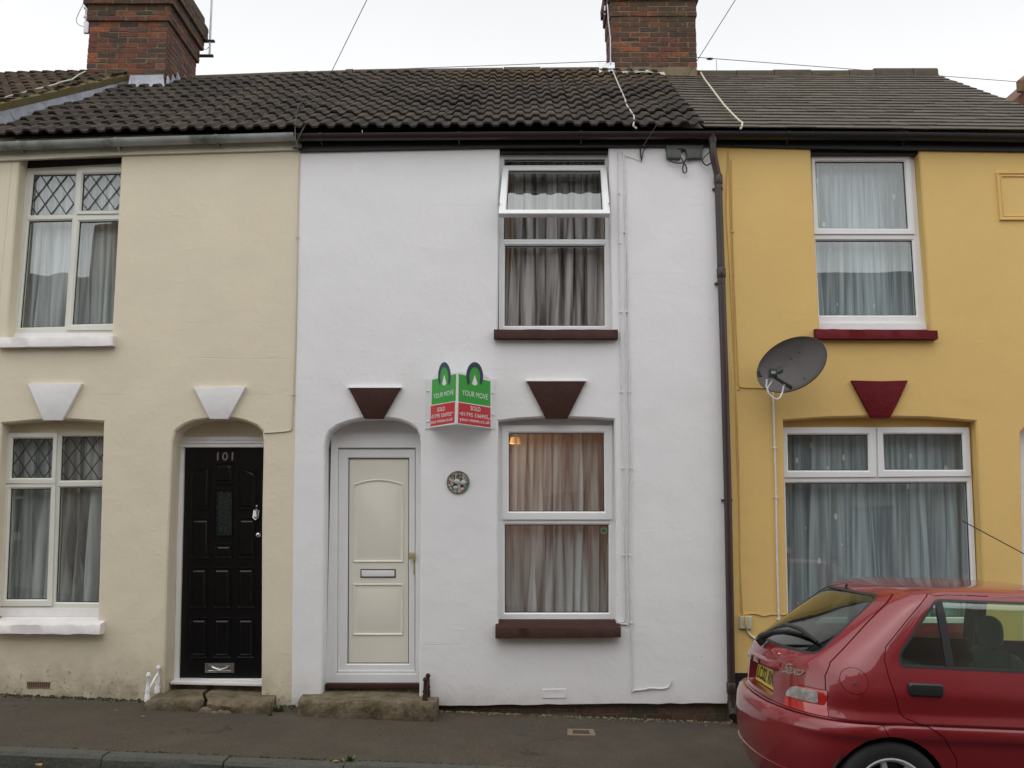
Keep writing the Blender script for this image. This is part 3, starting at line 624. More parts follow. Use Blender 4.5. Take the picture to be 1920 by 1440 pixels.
def stone_step(parent, back, front_t, front_b, yfr, name='doorstep', seed=1, yb=.25, rough=.008, nx=40, hole=False):
    """irregular block: px along the back edge (y=0), front top edge and front bottom edge (plane yfr)"""
    b = MB(); L = []; rnd = random.Random(seed)
    def ip(pr, t):
        for (a, c) in zip(pr, pr[1:]):
            if t <= c[0] or c is pr[-1]:
                k = (t - a[0]) / (c[0] - a[0]); return a[1] + (c[1] - a[1]) * k
    xs0, xs1 = front_t[0][0], front_t[-1][0]
    for i in range(nx + 1):
        px = xs0 + (xs1 - xs0) * i / nx
        ft = W(px, ip(front_t, px), yfr); fb = W(px, ip(front_b, px), yfr); u = (px - xs0) / (xs1 - xs0)
        bx = back[0][0] + (back[-1][0] - back[0][0]) * u; bk = W(bx, ip(back, bx), 0)
        e = min(u, 1 - u); rd = .05 * max(0, 1 - e / .03) ** 2
        N_ = lambda k, s=5.0: noise.noise(Vector((ft.x * s + seed * 7, k * 3.1, seed))) * rough
        yfm = yfr + rd
        L.append([(bk.x, yb, bk.z + .004), (bk.x, .0, bk.z + N_(1)), (bk.x * .66 + ft.x * .34, yfm * .34, bk.z * .66 + ft.z * .34 + N_(2)), (bk.x * .33 + ft.x * .67, yfm * .67, bk.z * .33 + ft.z * .67 + N_(3)),
                  (ft.x, yfm + .02 + N_(4), ft.z + .002 + N_(4) - rd * .2), (ft.x, yfm + .004 + N_(5, 9) * 1.5, ft.z - .018 + N_(5)), (ft.x, yfm + N_(6, 9) * 2, ft.z * .6 + fb.z * .4), (ft.x, yfm + N_(7, 9) * 2, ft.z * .25 + fb.z * .75),
                  (ft.x, yfm + .008 + N_(8), fb.z - .01), (ft.x, yfm + .01, fb.z - .12), (bk.x, yb, fb.z - .12)])
    b.loops(L); return b.build(name, m_stone, parent, smooth=True, ang=60)
st_c = stone_step(cream, [(300, 1299), (379, 1298)], [(266, 1319), (288, 1311), (378, 1313)], [(266, 1333), (340, 1342), (378, 1343)], -.30, seed=3, rough=.010, nx=24)
stone_step(cream, [(383, 1299), (490, 1303), (517, 1304)], [(384, 1315), (430, 1317), (500, 1318), (506, 1320)], [(384, 1331), (420, 1333), (440, 1340), (506, 1345)], -.285, seed=14, rough=.010, nx=24)
m_rubble = M('pale_rubble', (.16, .12, .09), .9, .3, 20, bump=1, bscale=30, bdist=.01)
for px, py, r_ in ((385, 1336, 12), (402, 1341, 9), (425, 1339, 8), (414, 1336, 6)):
    b = MB(); c = W(px, py, -.305); k = r_ / F * 7.5
    b.sphere(c, k, 9, 6, (1.1, .35, .85)); b.build('broken_stone', m_rubble, st_c, smooth=True)
st_w = stone_step(white, [(569, 1301), (700, 1301.5), (823, 1307)], [(556, 1315), (680, 1315.5), (816, 1317.5)], [(556, 1345), (812, 1358.5), (816, 1358)], -.32, seed=9, rough=.007)

def air_brick(parent, quad, mat, slots=9, name='air_brick'):
    b = MB(); q = xz(quad, -.004); (x0, z1), (x1, _), (_, z0), _ = q[0], q[1], q[2], q[3]
    hs_ = []
    for i in range(slots):
        a = x0 + (x1 - x0) * (i + .25) / slots; c = x0 + (x1 - x0) * (i + .75) / slots
        hs_.append([(a, z0 + .010), (c, z0 + .010), (c, z1 - .008), (a, z1 - .008)])
    b.slab(q, hs_, -.004, .012); return b.build(name, mat, parent)
ab = air_brick(cream, [(50, 1278), (94, 1279), (93, 1291), (51, 1290)], M("terracotta_vent", (.20, .12, .08), .9, .2, 20, bump=.5), 11)
b = MB(); b.slab(xz([(51, 1279), (93, 1280), (92, 1290), (52, 1289)], -.0015), [], -.0015, .0105); b.build('vent_back', m_dark, ab)
b = MB(); b.stack(xz([(1017, 1292), (1062, 1291), (1062, 1309), (1018, 1309.5)], 0), [(0, -.002), (.004, .006), (.03, .004)], 0); b.build('painted_vent', m_white, white, smooth=False)

# ---- white door
yd = .17
b = MB(); b.slab(xz([(590, 768), (800, 768), (800, 814), (590, 814)], yd + .03), [], yd + .03, yd + .1); b.build('tympanum', m_white, white)
b = MB(); b.slab(xz([(618, 813), (800, 813), (800, 826.5), (618, 826.5)], yd + .01), [], yd + .01, yd + .08); b.build('head_board', m_upvc, white)
b = MB(); b.slab(xz([(621, 826.5), (792, 826.5), (790, 1281), (611, 1281)], yd), [xz([(633.5, 840), (779, 840), (778.5, 1263), (631.5, 1263)], yd)], yd, yd + .07, .006)
fr = b.build('door_frame', m_upvc, white)
yl = yd + .025
b = MB(); b.slab(xz([(635, 841.5), (778, 841.5), (777.5, 1257), (633, 1257)], yl), [xz([(653, 859), (767, 859), (766.5, 1244.5), (651, 1244.5)], yl)], yl, yl + .055, .010)
door2 = b.build('door', m_upvc, white); door2['label'] = 'white framed door with pale cream moulded panel'
b = MB(); seal_ring(b, xz([(653, 859), (767, 859), (766.5, 1244.5), (651, 1244.5)], yl), yl + .014, .006); b.build('seal', m_seal, door2)
b = MB(); b.slab(xz([(633, 1257.5), (778, 1257.5), (778, 1262), (633, 1262)], yl - .012), [], yl - .014, yl + .01); b.build('weather_bar', m_upvc, door2, bevel=.003)
b = MB(); pp = yl + .022
b.slab(xz([(651, 857), (769, 857), (768, 1247), (649, 1247)], pp), [], pp, pp + .02)
st = [(0, -.001), (.007, .009), (.012, .009), (.022, -.001), (.030, -.001), (.062, .008)]
arch = [(661, 1055), (661, 912), (663, 907)] + [(663 + (757 - 663) * t, 907 - 9 * (1 - (2 * t - 1) ** 2)) for t in [i / 12 for i in range(1, 12)]] + [(757, 907), (758, 912), (757.5, 1055)]
b.stack(xz(arch, pp), st, pp); b.stack(xz([(661, 1094), (757, 1094), (757, 1192), (661, 1192)], pp), st, pp)
b.build('panel', m_creamdoor, door2, smooth=True, ang=20)
b = MB(); b.stack(xz(box_px(676, 1067, 742, 1083), pp), [(0, -.001), (.001, .006), (.003, .008)], pp); lb = b.build('letter_box_surround', m_plastic_k, door2)
b = MB(); b.stack(xz(box_px(678, 1069, 740, 1081), pp), [(0, .006), (.002, .014), (.006, .015)], pp); b.build('letter_box', m_upvc, door2, bevel=.001)
b = MB(); b.slab(xz([(775.5, 1036), (779.5, 1036), (779.5, 1077), (775.5, 1077)], yl), [], yl - .008, yl); b.build('handle_plate', m_brass, door2, bevel=.001)
b = MB(); b.slab(xz(box_px(767, 1036, 778, 1049), yl - .05), [], yl - .05, yl - .03); c = W(777, 1042, yl); b.tube([c, c + Vector((0, -.05, 0))], .009, 8); b.build('handle', m_brass, door2, bevel=.002)
b = MB(); a = W(611, 1281, .12); c_ = W(792, 1281, .12)
b.box(a.x, c_.x, .10, .26, W(700, 1291, .10).z, W(700, 1280.5, .15).z); b.build('threshold', m_maroon, fr, bevel=.004)
b = MB(); b.slab(xz([(590, 1290), (800, 1290), (800, 1325), (590, 1325)], .13), [], .13, .25); b.build('riser', m_stone, white)
keystone(white, [(653.5, 727), (751, 727), (718, 785), (683, 785)], m_maroon); keystone(white, [(988, 714.5), (1098.6, 714.5), (1064, 784.5), (1023.6, 784.5)], m_maroon)

# ---- white house windows
yf = .10
w = frame_window(white, [(936, 284), (1145, 284), (1151, 619), (935, 619)], yf,
    fixed=[[(946, 298), (1134, 298), (1135, 448), (944.5, 448)], [(947, 460), (1133.3, 460), (1134, 610.5), (946, 610.5)]], depth=.07)
# the upper light is an open top-hung sash, so its opening has no fixed pane
for ch in list(w.children)[:2]: bpy.data.objects.remove(ch)
w['label'] = 'upper window of the white house with its top sash tilted open'
TLo, TRo, BRo, BLo = [(943, 310), (1136.3, 309.5), (1144, 400), (934.7, 400)]
A, B_ = W(*TLo, .09), W(*TRo, .09); C_, D_ = W(*BRo, -.22), W(*BLo, -.22)
pA = (A + B_) / 2; nn = (B_ - A).cross(D_ - A).normalized(); nn = nn if nn.y < 0 else -nn
def sashpt(px, py, lift=0.0): return WP(px, py, pA, nn) + nn * lift
b = MB(); oq = [sashpt(*p) for p in (TLo, TRo, BRo, BLo)]; iq = [sashpt(*p) for p in ((953.6, 318), (1126, 318), (1130, 392), (949.4, 392))]
def ringloops(b, oq, iq, n_, t, ch):
    cen = sum(iq, Vector()) / 4; iq2 = [p + (p - cen).normalized() * ch for p in iq]
    L = [[p - n_ * t for p in oq], list(oq), iq2, [p - n_ * ch for p in iq], [p - n_ * t for p in iq]]
    L.append(L[0]); b.loops(L, False, False)
ringloops(b, oq, iq, nn, .05, .012); sash = b.build('open_sash', m_upvc, w, bevel=.002)
b = MB(); b.poly([p - nn * .03 for p in iq]); b.build('pane', m_glass, sash)
b = MB(); iq3 = [p + (sum(iq, Vector()) / 4 - p).normalized() * .008 for p in iq]; ringloops(b, [p - nn * .014 for p in iq], [p - nn * .014 for p in iq3], nn, .01, .001); b.build('seal', m_seal, sash)
for px in (948, 1132):
    b = MB(); b.tube([W(px, 404, .10), W(px, 380, .02), D_ * (1132 - px) / 184 + C_ * (px - 948) / 184 + Vector((0, .03, .10))], .006, 5); b.build('stay', m_chrome, sash)
b = MB(); b.slab(xz([(936, 268), (1146, 268), (1146, 286), (936, 286)], .03), [], .03, .09); b.build('lintel', m_brownmatt, w)
sill(white, [(926, 617.5), (1158.6, 617.5)], [(926, 634.5), (1158.6, 634.5)], .11, -.07, m_maroon)
w2 = frame_window(white, [(931, 797), (1156, 797), (1158, 1161), (931, 1161)], yf,
    fixed=[[(946.4, 984), (1141.4, 984), (1141.4, 1149), (946.4, 1149)]],
    sashes=[([(942, 798), (1148, 798), (1148, 974), (942, 974)], [(954, 812), (1132.4, 812), (1133.5, 959), (954, 959)])])
w2['label'] = 'ground floor window of the white house above the sloping maroon sill'
b = MB(); b.slab(xz([(930, 775), (1160, 775), (1160, 799), (930, 799)], .13), [], .13, .24); b.build('lintel', m_white, w2)
sill(white, [(928.75, 1176.5), (1164, 1176)], [(928.75, 1197), (1164, 1195.5)], .11, -.09, m_maroon, slope_px=[(936, 1161), (1154, 1161)])
b = MB(); c = W(1132, 995, yf + .028); r_ = .030
b.loops([[c + Vector((math.cos(t) * r_, 0, math.sin(t) * r_)) for t in [2 * math.pi * k / 24 for k in range(24)]], [c + Vector((math.cos(t) * r_, .001, math.sin(t) * r_)) for t in [2 * math.pi * k / 24 for k in range(24)]]])
stk = b.build('sticker', M("lime_sticker", (.22, .26, .05), .5), w2)
b = MB(); b.loops([[c + Vector((math.cos(t) * .021, -.001, math.sin(t) * .018)) for t in [2 * math.pi * k / 16 for k in range(16)]], [c + Vector((math.cos(t) * .021, -.0002, math.sin(t) * .018)) for t in [2 * math.pi * k / 16 for k in range(16)]]]); b.build('sticker_emblem', M("sticker_blue", (.03, .10, .16), .5), w2)

# ---- yellow house windows
w = frame_window(yellow, [(1512, 287), (1713, 287), (1736, 608), (1520, 608)], yf,
    fixed=[[(1530, 450), (1711, 450), (1719.7, 591), (1537, 591)]],
    sashes=[([(1522, 291), (1706, 291), (1715.5, 438.5), (1527, 438.5)], [(1529.4, 302), (1696, 302), (1704, 428), (1535.6, 427)])])
b = MB(); b.slab(xz([(1512, 606), (1737, 606), (1738, 618), (1512, 618)], yf - .03), [], yf - .03, yf + .06); b.build('sub_sill', m_whitepaint, w)
b = MB(); b.slab(xz([(1512, 268), (1735, 268), (1735, 289), (1512, 289)], .03), [], .03, .09); b.build('lintel', m_blackmatt, w)
sill(yellow, [(1530, 616.4), (1758, 619)], [(1530, 634.5), (1758, 635.5)], .11, -.07, m_darkred)
w2 = frame_window(yellow, [(1462, 801), (1817.5, 801), (1834, 1168), (1466, 1168)], yf,
    fixed=[[(1473, 906), (1814, 904.5), (1825, 1157), (1479, 1157)]],
    sashes=[([(1466, 803), (1641.5, 803), (1643, 894), (1468, 895)], [(1477, 815), (1628, 815), (1629, 882), (1478.7, 882)]),
            ([(1645, 802), (1815.5, 802), (1820, 892.5), (1647, 894)], [(1657, 814), (1804.8, 814), (1807.7, 880.6), (1660, 880.6)])])
b = MB(); b.slab(xz([(1460, 772), (1850, 772), (1850, 803), (1460, 803)], .13), [], .13, .24); b.build('lintel', m_yellow, w2)
sill(yellow, [(1466, 1184), (1858, 1184)], [(1466, 1203), (1858, 1203)], .11, -.09, m_darkred, slope_px=[(1474, 1169), (1850, 1169)])
keystone(yellow, [(1597, 713), (1655, 714.5), (1703, 713), (1683, 757), (1669, 783.5), (1634, 783.5)], m_darkred)
b = MB(); o_ = xz([(1866, 323), (2010, 323), (2014, 414), (1873, 414)], 0)
b.stack(o_, [(0, -.002), (.004, .022), (.018, .022), (.024, .010), (.034, .010), (.038, .016), (.044, .016), (.048, .004)], 0); b.build('date_panel', m_yellow, yellow, smooth=True, ang=25)
b = MB(); b.slab(xz([(1905, 770), (2075, 770), (2082, 1310), (1905, 1310)], .15), [xz([(1930, 830), (2045, 830), (2055, 1290), (1932, 1290)], .15)], .15, .22, .006); fr = b.build('door_frame', m_upvc, yellow)
b = MB(); yl = .17; b.slab(xz([(1928, 828), (2047, 828), (2057, 1292), (1930, 1292)], yl), [], yl, yl + .04)
for yy, y2 in ((850, 1040), (1080, 1260)):
    for xa, xb in ((1940, 1982), (1994, 2036)): b.stack(xz(box_px(xa, yy, xb, y2), yl), [(0, -.001), (.01, .01), (.02, .01), (.03, 0), (.06, .008)], yl)
b.build('door', m_darkred, yellow)
b = MB(); b.box(XR - .9, XR - .02, -.3, .2, gz(4.6), gx(4.6) + .12); b.build('doorstep', m_stone, yellow, bevel=.02)

# ---- rear and party walls, floors behind the facades, one room behind each window
def shell(parent, x0, x1, mat):
    b = MB(); zt = W(960, 262).z
    b.box(x0, x0 + .1, .262, 5.0, gz(x0), zt); b.box(x1 - .1, x1, .262, 5.0, gz(x1), zt); b.box(x0, x1, 5.0, 5.2, gz((x0 + x1) / 2), zt); b.box(x0 + .1, x1 - .1, .262, 5.0, zt - .1, zt)
    b.build('rear_wall', mat, parent)
shell(cream, XL, W(553, 700).x - .01, m_cement); shell(white, XCW + .01, XWY - .01, m_cement); shell(yellow, XWY + .01, XR, m_cement); shell(neigh, XL - 3.6, XL - .01, m_cement)
def room(parent, hole, mat=m_room, dep=1.5):
    xs = [p[0] for p in hole]; zs = [p[1] for p in hole]; x0, x1, z0, z1 = min(xs) - .12, max(xs) + .12, min(zs) - .08, max(zs) + .08
    b = MB(); y0, y1 = .264, .264 + dep
    b.poly([(x0, y1, z0), (x1, y1, z0), (x1, y1, z1), (x0, y1, z1)]); b.poly([(x0, y0, z0), (x0, y1, z0), (x0, y1, z1), (x0, y0, z1)]); b.poly([(x1, y0, z0), (x1, y1, z0), (x1, y1, z1), (x1, y0, z1)])
    b.poly([(x0, y0, z0), (x1, y0, z0), (x1, y1, z0), (x0, y1, z0)]); b.poly([(x0, y0, z1), (x1, y0, z1), (x1, y1, z1), (x0, y1, z1)])
    b.build('room', mat, parent)
for h in (cream_up, cream_lo): room(cream, h)
room(white, w_up); room(white, w_lo, m_roomred)
room(yellow, y_up); room(yellow, y_lo)

# ---- gable verge lines, eaves and ridges (from the photo, on the eaves and ridge planes)
YE, YR = -.10, 2.5
def ctrl(pts, y): 
    l = sorted(((q := W(a, b_, y)).x, q.z) for a, b_ in pts); return l
def interp(l, x):
    if x <= l[0][0]: a, c = l[0], l[1]
    elif x >= l[-1][0]: a, c = l[-2], l[-1]
    else:
        for a, c in zip(l, l[1:]):
            if x <= c[0]: break
    return a[1] + (c[1] - a[1]) * (x - a[0]) / (c[0] - a[0])
ZE = ctrl([(0, 255), (550, 243), (960, 240), (1320, 239), (1700, 242), (2050, 246)], YE)
ZR = ctrl([(245, 152), (390, 149), (560, 142), (700, 137), (960, 134.5), (1145, 133), (1310, 138), (1550, 138), (1750, 138)], YR)
def roofp(x, s, h=0.0):                    # s: 0 eaves .. 1 ridge; h: height above the roof plane
    ze, zr = interp(ZE, x), interp(ZR, x); dy, dz = YR - YE, zr - ze; l = math.hypot(dy, dz)
    return Vector((x, YE + dy * s - dz / l * h, ze + dz * s + dy / l * h))
XLV = lambda s: -4.745 + .42 * s            # left verge (lead), skewed a little
XTV = lambda s: 1.70 + .085 * s            # pantile / slate joint
XSR = lambda s: 5.22 - .12 * s             # gable end of the slate roof

def roll(x, per=.146):
    t = (x / per) % 1.0
    if t < .16: return 0.0
    if t < .34: return .030 * (t - .16) / .18
    if t < .66: return .030
    if t < .84: return .030 * (.84 - t) / .18
    return 0.0
def tile_roof(parent, xa, xb, lift=0.0, drop=0.0, mat=m_tile, n=12, wide=.292, name='roof'):
    LF = lambda s: lift - drop * s
    b = MB(); per = .146; offs = [.0, .16, .25, .34, .5, .66, .75, .84]
    xmin, xmax = min(xa(0), xa(1)), max(xb(0), xb(1)); k0, k1 = int(xmin / per) - 2, int(xmax / per) + 2
    cols = [(k + o_) * per for k in range(k0, k1) for o_ in offs]
    for j in range(n):
        s0, s1 = j / n - (.012 if j else .02), min(1.0, (j + 1) / n + .05); sm = j / n
        lo, hi = xa(sm), xb(sm); tiles = {}
        c2 = [lo] + [c for c in cols if lo + .004 < c < hi - .004] + [hi]; prev = None
        for x in c2:
            key = int(math.floor((x - .02) / wide)); rn = random.Random(key * 131 + j * 17 + int(lift * 1000))
            dz_, ds, tone = rn.uniform(-.004, .005), rn.uniform(-.003, .003), rn.uniform(.55, 1.4)
            sag = .012 * noise.noise(Vector((x * .9, j * .4, 3)))
            h0 = roll(x) + LF(s0) + dz_ + sag
            cur = [b.vert(roofp(x, s0 + ds + .045, h0 + .016)), b.vert(roofp(x, s0 + ds, h0 + .024)), b.vert(roofp(x, s0 + ds, h0 + .042)), b.vert(roofp(x, s0 + ds + .005, h0 + .048)), b.vert(roofp(x, s1, roll(x) * .95 + LF(s1) + sag))]
            if prev is not None:
                b.tone = (tone, tone * rn.uniform(.96, 1.0), tone * rn.uniform(.92, 1.0))
                for a_ in range(4): b.face((prev[a_], cur[a_], cur[a_ + 1], prev[a_ + 1]))
            prev = cur
    b.tone = (1, 1, 1)
    # under-surface, rear slope and verge edges
    for (q0, q1) in ((0, 1),):
        b.poly([roofp(xa(0), .02, LF(0) - .02), roofp(xb(0), .02, LF(0) - .02), roofp(xb(1), 1, LF(1) - .02), roofp(xa(1), 1, LF(1) - .02)])
    ridge_l, ridge_r = roofp(xa(1), 1, LF(1)), roofp(xb(1), 1, LF(1))
    e = Vector((0, YR - YE + .0, 0)); b.poly([ridge_l, ridge_r, Vector((xb(0), 2 * YR - YE, interp(ZE, xb(0)))), Vector((xa(0), 2 * YR - YE, interp(ZE, xa(0))))])
    o = b.build(name, mat, parent, smooth=True, ang=35, recalc=False); return o
def ridge_tiles(parent, xa, xb, lift, mat, r=.135, seg=.45, dz=.0, sc=.45):
    b = MB(); x = xa
    while x < xb - .05:
        x1 = min(x + seg, xb); j = random.uniform(-.006, .006); L = []
        for xx in (x + .004, x1 - .004):
            p = roofp(xx, 1, lift); L.append([(xx, p.y + r * math.cos(a), p.z + dz + j - .035 + r * sc * math.sin(a) + (.0)) for a in [math.pi * k / 8 for k in range(9)]] + [(xx, p.y - r, p.z - .16), (xx, p.y + r, p.z - .16)])
        b.loops(L); x = x1
    return b.build('ridge', mat, parent, smooth=True, ang=50)
rc = tile_roof(cream, XLV, lambda s: XCW - .015); rw = tile_roof(white, lambda s: XCW - .012, XTV)
ridge_tiles(rc, W(372, 140, 2.5).x, XCW - .015, .0, m_ridge); ridge_tiles(rw, XCW - .012, XTV(1) - .02, .0, m_ridge)
# left neighbour: higher, mossy
NL = lambda s: XLV(s) - .04
rn_ = tile_roof(neigh, lambda s: NL(s) - 3.3, NL, lift=.20, drop=.11, mat=m_tilemoss)
ridge_tiles(rn_, NL(1) - 3.3, W(168, 100, 2.5).x, .09, m_ridge, dz=-.02)
b = MB()                                    # cemented verge of the neighbour roof
for j in range(24):
    s0, s1 = j / 24, (j + 1) / 24; r_ = random.uniform(-.006, .008)
    b.loops([[roofp(NL(s) - .14, s, .20 - .11 * s), roofp(NL(s) - .03, s, .245 - .11 * s + r_), roofp(NL(s) + .012, s, .23 - .11 * s + r_), roofp(NL(s) + .012, s, .165 - .11 * s), roofp(NL(s) - .14, s, .16 - .11 * s)] for s in (s0, s1)])
b.build('verge', M("mossy_cement_verge", (.095, .078, .04), .95, .3, 9, bump=1, bscale=40, bdist=.01, extra=mossy((.10, .075, .015), .4, .6, .8, 5)), rn_, smooth=True)
b = MB(); nb = 6                            # lead soakers: overlapping dressed sheets
for j in range(nb):
    s0, s1 = j / nb - .01, (j + 1) / nb + .012; L = []
    for i in range(7):
        s = s0 + (s1 - s0) * i / 6; k = .012 * (1 - i / 6)
        wv = .006 * math.sin(i * 2.3 + j)
        L.append([roofp(NL(s) + .008, s, .175 - .11 * s), roofp(NL(s) + .014 + wv * .3, s, .12 - .06 * s + k), roofp(NL(s) + .022, s, .07 - .03 * s + k + wv * .5), roofp(NL(s) + .040, s, .03 + k * .5), roofp(NL(s) + .075 + wv, s, .022 + k * .3), roofp(NL(s) + .10 + wv, s, .018)])
    b.loops(L, False, False, closed=False)
b.build('lead_flashing', m_lead, rn_, smooth=True, recalc=False)
# slate roof
b = MB(); n = 21; wd_ = .255
for j in range(n):
    s0 = j / n; s1 = min(1, (j + 1.25) / n); sm = j / n; lo, hi = XTV(sm) + .03, XSR(sm); x = lo - (wd_ / 2 if j % 2 else 0) - random.uniform(0, .02)
    while x < hi:
        a = max(x, lo); e = min(x + wd_ - .004, hi)
        if e - a > .02:
            t = random.uniform(.8, 1.2); b.tone = (t, t * random.uniform(.95, 1.02), t * random.uniform(.9, 1.03)); dj = random.uniform(-.006, .006) / 2; l1, l2 = random.uniform(-.003, .002), random.uniform(-.003, .002)
            sk = random.uniform(-.002, .002)
            b.hexa([roofp(a, s0 + dj, .002), roofp(e, s0 + dj + sk, .002), roofp(e, s1, -.008), roofp(a, s1, -.008)], [roofp(a, s0 + dj, .012 + l1), roofp(e, s0 + dj + sk, .012 + l2), roofp(e, s1, -.002), roofp(a, s1, -.002)])
        x += wd_
b.tone = (1, 1, 1)
b.poly([roofp(XTV(0), .02, -.02), roofp(XSR(0), .02, -.02), roofp(XSR(1), 1, -.02), roofp(XTV(1), 1, -.02)])
rl, rr_ = roofp(XTV(1), 1, 0), roofp(XSR(1), 1, 0); b.poly([rl, rr_, Vector((XSR(0), 5.1, interp(ZE, XSR(0)))), Vector((XTV(0), 5.1, interp(ZE, XTV(0))))])
rs = b.build('roof', m_slate, yellow)
ridge_tiles(rs, XTV(1) + .0, XSR(1) - .75, .0, m_ridge, dz=-.005, sc=.4); ridge_tiles(rs, XSR(1) - .75, XSR(1), .0, m_ridge, dz=.012, sc=.45)
b = MB(); b.slab([(XR - .01, 0)] * 0 or [(-.1, interp(ZE, XR) - .1), (2.5, interp(ZR, XR) - .1), (5.1, interp(ZE, XR) - .1)], [], 0, .12)
for i, v in enumerate(b.v): b.v[i] = Vector((XR - .30 + v.y, v.x, v.z - .03))
b.build('gable', m_yellow, yellow)

# ---- fascia boards and gutters
def fascia(parent, pts_top, pts_bot, y0, y1, mat, name='fascia'):
    b = MB(); T = [W(*p, y0) for p in pts_top]; Bq = [W(*p, y0) for p in pts_bot]
    b.loops([[(t.x, y0, t.z), (q.x, y0, q.z), (q.x, y1, q.z), (t.x, y1, t.z)] for t, q in zip(T, Bq)]); return b.build(name, mat, parent)
fascia(cream, [(-60, 262), (0, 262), (300, 253), (558, 250)], [(-60, 303), (0, 301), (228, 290), (558, 280.5)], -.03, -.0005, m_soffit)
fascia(white, [(561, 250), (960, 250), (1341, 250)], [(562, 284), (934, 276.5), (1342, 274.5)], -.03, -.0005, m_brownmatt)
fascia(yellow, [(1343, 250), (1600, 250), (2090, 252)], [(1344, 273.5), (1530, 278), (2090, 286)], -.03, -.0005, m_blackmatt)
def gutter(parent, x0, x1, zf, mat, r=.058, y=-.105, clips=()):
    b = MB(); L = []; n = max(2, int((x1 - x0) / .3))
    for i in range(n + 1):
        x = x0 + (x1 - x0) * i / n; z = zf(x)
        o_ = [(x, y + r * math.cos(a), z + r * math.sin(a)) for a in [math.pi + math.pi * k / 10 for k in range(11)]]
        i_ = [(x, y + (r - .005) * math.cos(a), z + (r - .005) * math.sin(a)) for a in [math.pi + math.pi * k / 10 for k in range(10, -1, -1)]]
        L.append(o_ + i_)
    b.loops(L); g = b.build('gutter', mat, parent, smooth=True, ang=50)
    for c in clips:
        b = MB(); z = zf(c); R2 = r + .004
        b.loops([[(c - .012, y + R2 * math.cos(a), z + .004 + R2 * math.sin(a)) for a in [math.pi + math.pi * k / 10 for k in range(11)]] + [(c - .012, y + (r - .0) * math.cos(a), z + .004 + r * math.sin(a)) for a in [math.pi + math.pi * k / 10 for k in range(10, -1, -1)]],
                 [(c + .012, y + R2 * math.cos(a), z + .004 + R2 * math.sin(a)) for a in [math.pi + math.pi * k / 10 for k in range(11)]] + [(c + .012, y + (r - .0) * math.cos(a), z + .004 + r * math.sin(a)) for a in [math.pi + math.pi * k / 10 for k in range(10, -1, -1)]]])
        b.tube([(c, y, z - r - .002), (c, -.05, z - r - .02), (c, -.03, z - .03)], .007, 5)
        b.build('bracket', mat, g)
    return g
GZ = ctrl([(0, 265.5), (230, 257.5), (555, 247.5)], -.163); g1 = lambda x: interp(GZ, x)
gutter(cream, -5.2, W(553, 250, -.1).x, g1, m_greygut, .056, clips=[W(c, 260, -.15).x for c in (35, 217, 405)])
g2z = ctrl([(555, 249), (960, 246), (1340, 245)], -.163); g2 = lambda x: interp(g2z, x)
gutter(white, W(556, 250, -.1).x, W(1338, 250, -.1).x, g2, M("dark_brown_gutter", (.022, .014, .012), .4, .2, 5), .052, clips=[W(c, 260, -.15).x for c in (600, 860, 1090)])
g3z = ctrl([(1340, 245), (1700, 247), (2050, 252)], -.163)
gutter(yellow, W(1339, 250, -.1).x, 5.15, lambda x: interp(g3z, x), m_blackmatt, .055, clips=[W(c, 260, -.15).x for c in (1480, 1700)])

# ---- chimneys
def chimney(parent, x0, x1, y0, y1, z0, zc, z1, corb, name='chimney', seed=1, pots=2):
    random.seed(seed); b = MB(); pitch = .064; rows = int((zc - z0) / pitch)
    def ring(xa, xb, ya, yb, z, rows, half=0):
        brick_wall(b, (xa, ya, z), (1, 0, 0), (0, -1, 0), xb - xa, rows, half=half)
        brick_wall(b, (xb, ya, z), (0, 1, 0), (1, 0, 0), yb - ya, rows, half=half + 1)
        brick_wall(b, (xb, yb, z), (-1, 0, 0), (0, 1, 0), xb - xa, rows, half=half)
        brick_wall(b, (xa, yb, z), (0, -1, 0), (-1, 0, 0), yb - ya, rows, half=half + 1)
    ring(x0, x1, y0, y1, z0, rows); z = z0 + rows * pitch; cores = [(x0, x1, y0, y1, z0 - .3, z)]
    for k, (n_, out_) in enumerate(corb):
        xa, xb, ya, yb = x0 - out_, x1 + out_, y0 - out_, y1 + out_
        ring(xa, xb, ya, yb, z, n_, half=k); cores.append((xa, xb, ya, yb, z - .002, z + n_ * pitch)); z += n_ * pitch
    ch = b.build(name, m_brick, parent)
    b = MB()
    for (xa, xb, ya, yb, za, zb) in cores: b.box(xa + .001, xb - .001, ya + .001, yb - .001, za, zb - .001)
    b.build('mortar', m_mortar, ch)
    b = MB(); b.box(x0 - .02, x1 + .02, y0 - .02, y1 + .02, z, z + .06)
    b.build('flaunching', m_cement, ch, bevel=.02)
    for i in range(pots):
        b = MB(); cx = x0 + (x1 - x0) * (i + .5) / pots; cy = (y0 + y1) / 2; L = []
        for (r_, h) in ((.12, 0), (.11, .05), (.10, .3), (.12, .32), (.12, .36), (.095, .36), (.085, .1)): L.append([(cx + r_ * math.cos(a), cy + r_ * math.sin(a), z + .04 + h) for a in [2 * math.pi * k / 16 for k in range(16)]])
        b.loops(L); b.build('chimney_pot', M("clay_pot", (.35, .13, .06), .8, .2, 8), ch, smooth=True)
    return ch
pl_ = W(165, 100, 2.0); pr_ = W(311, 100, 2.0); zc = W(240, 37, 1.96).z
z0 = zc - .064 * 14
chL = chimney(rc, pl_.x, pr_.x, 2.0, 2.95, z0, zc + .001, 0, [(3, .028), (2, .065), (3, .10), (2, .06)], seed=4, pots=3)
p0, p1 = W(1147, 80, 2.28), W(1305, 80, 2.28); zc2 = W(1230, 31, 2.28).z
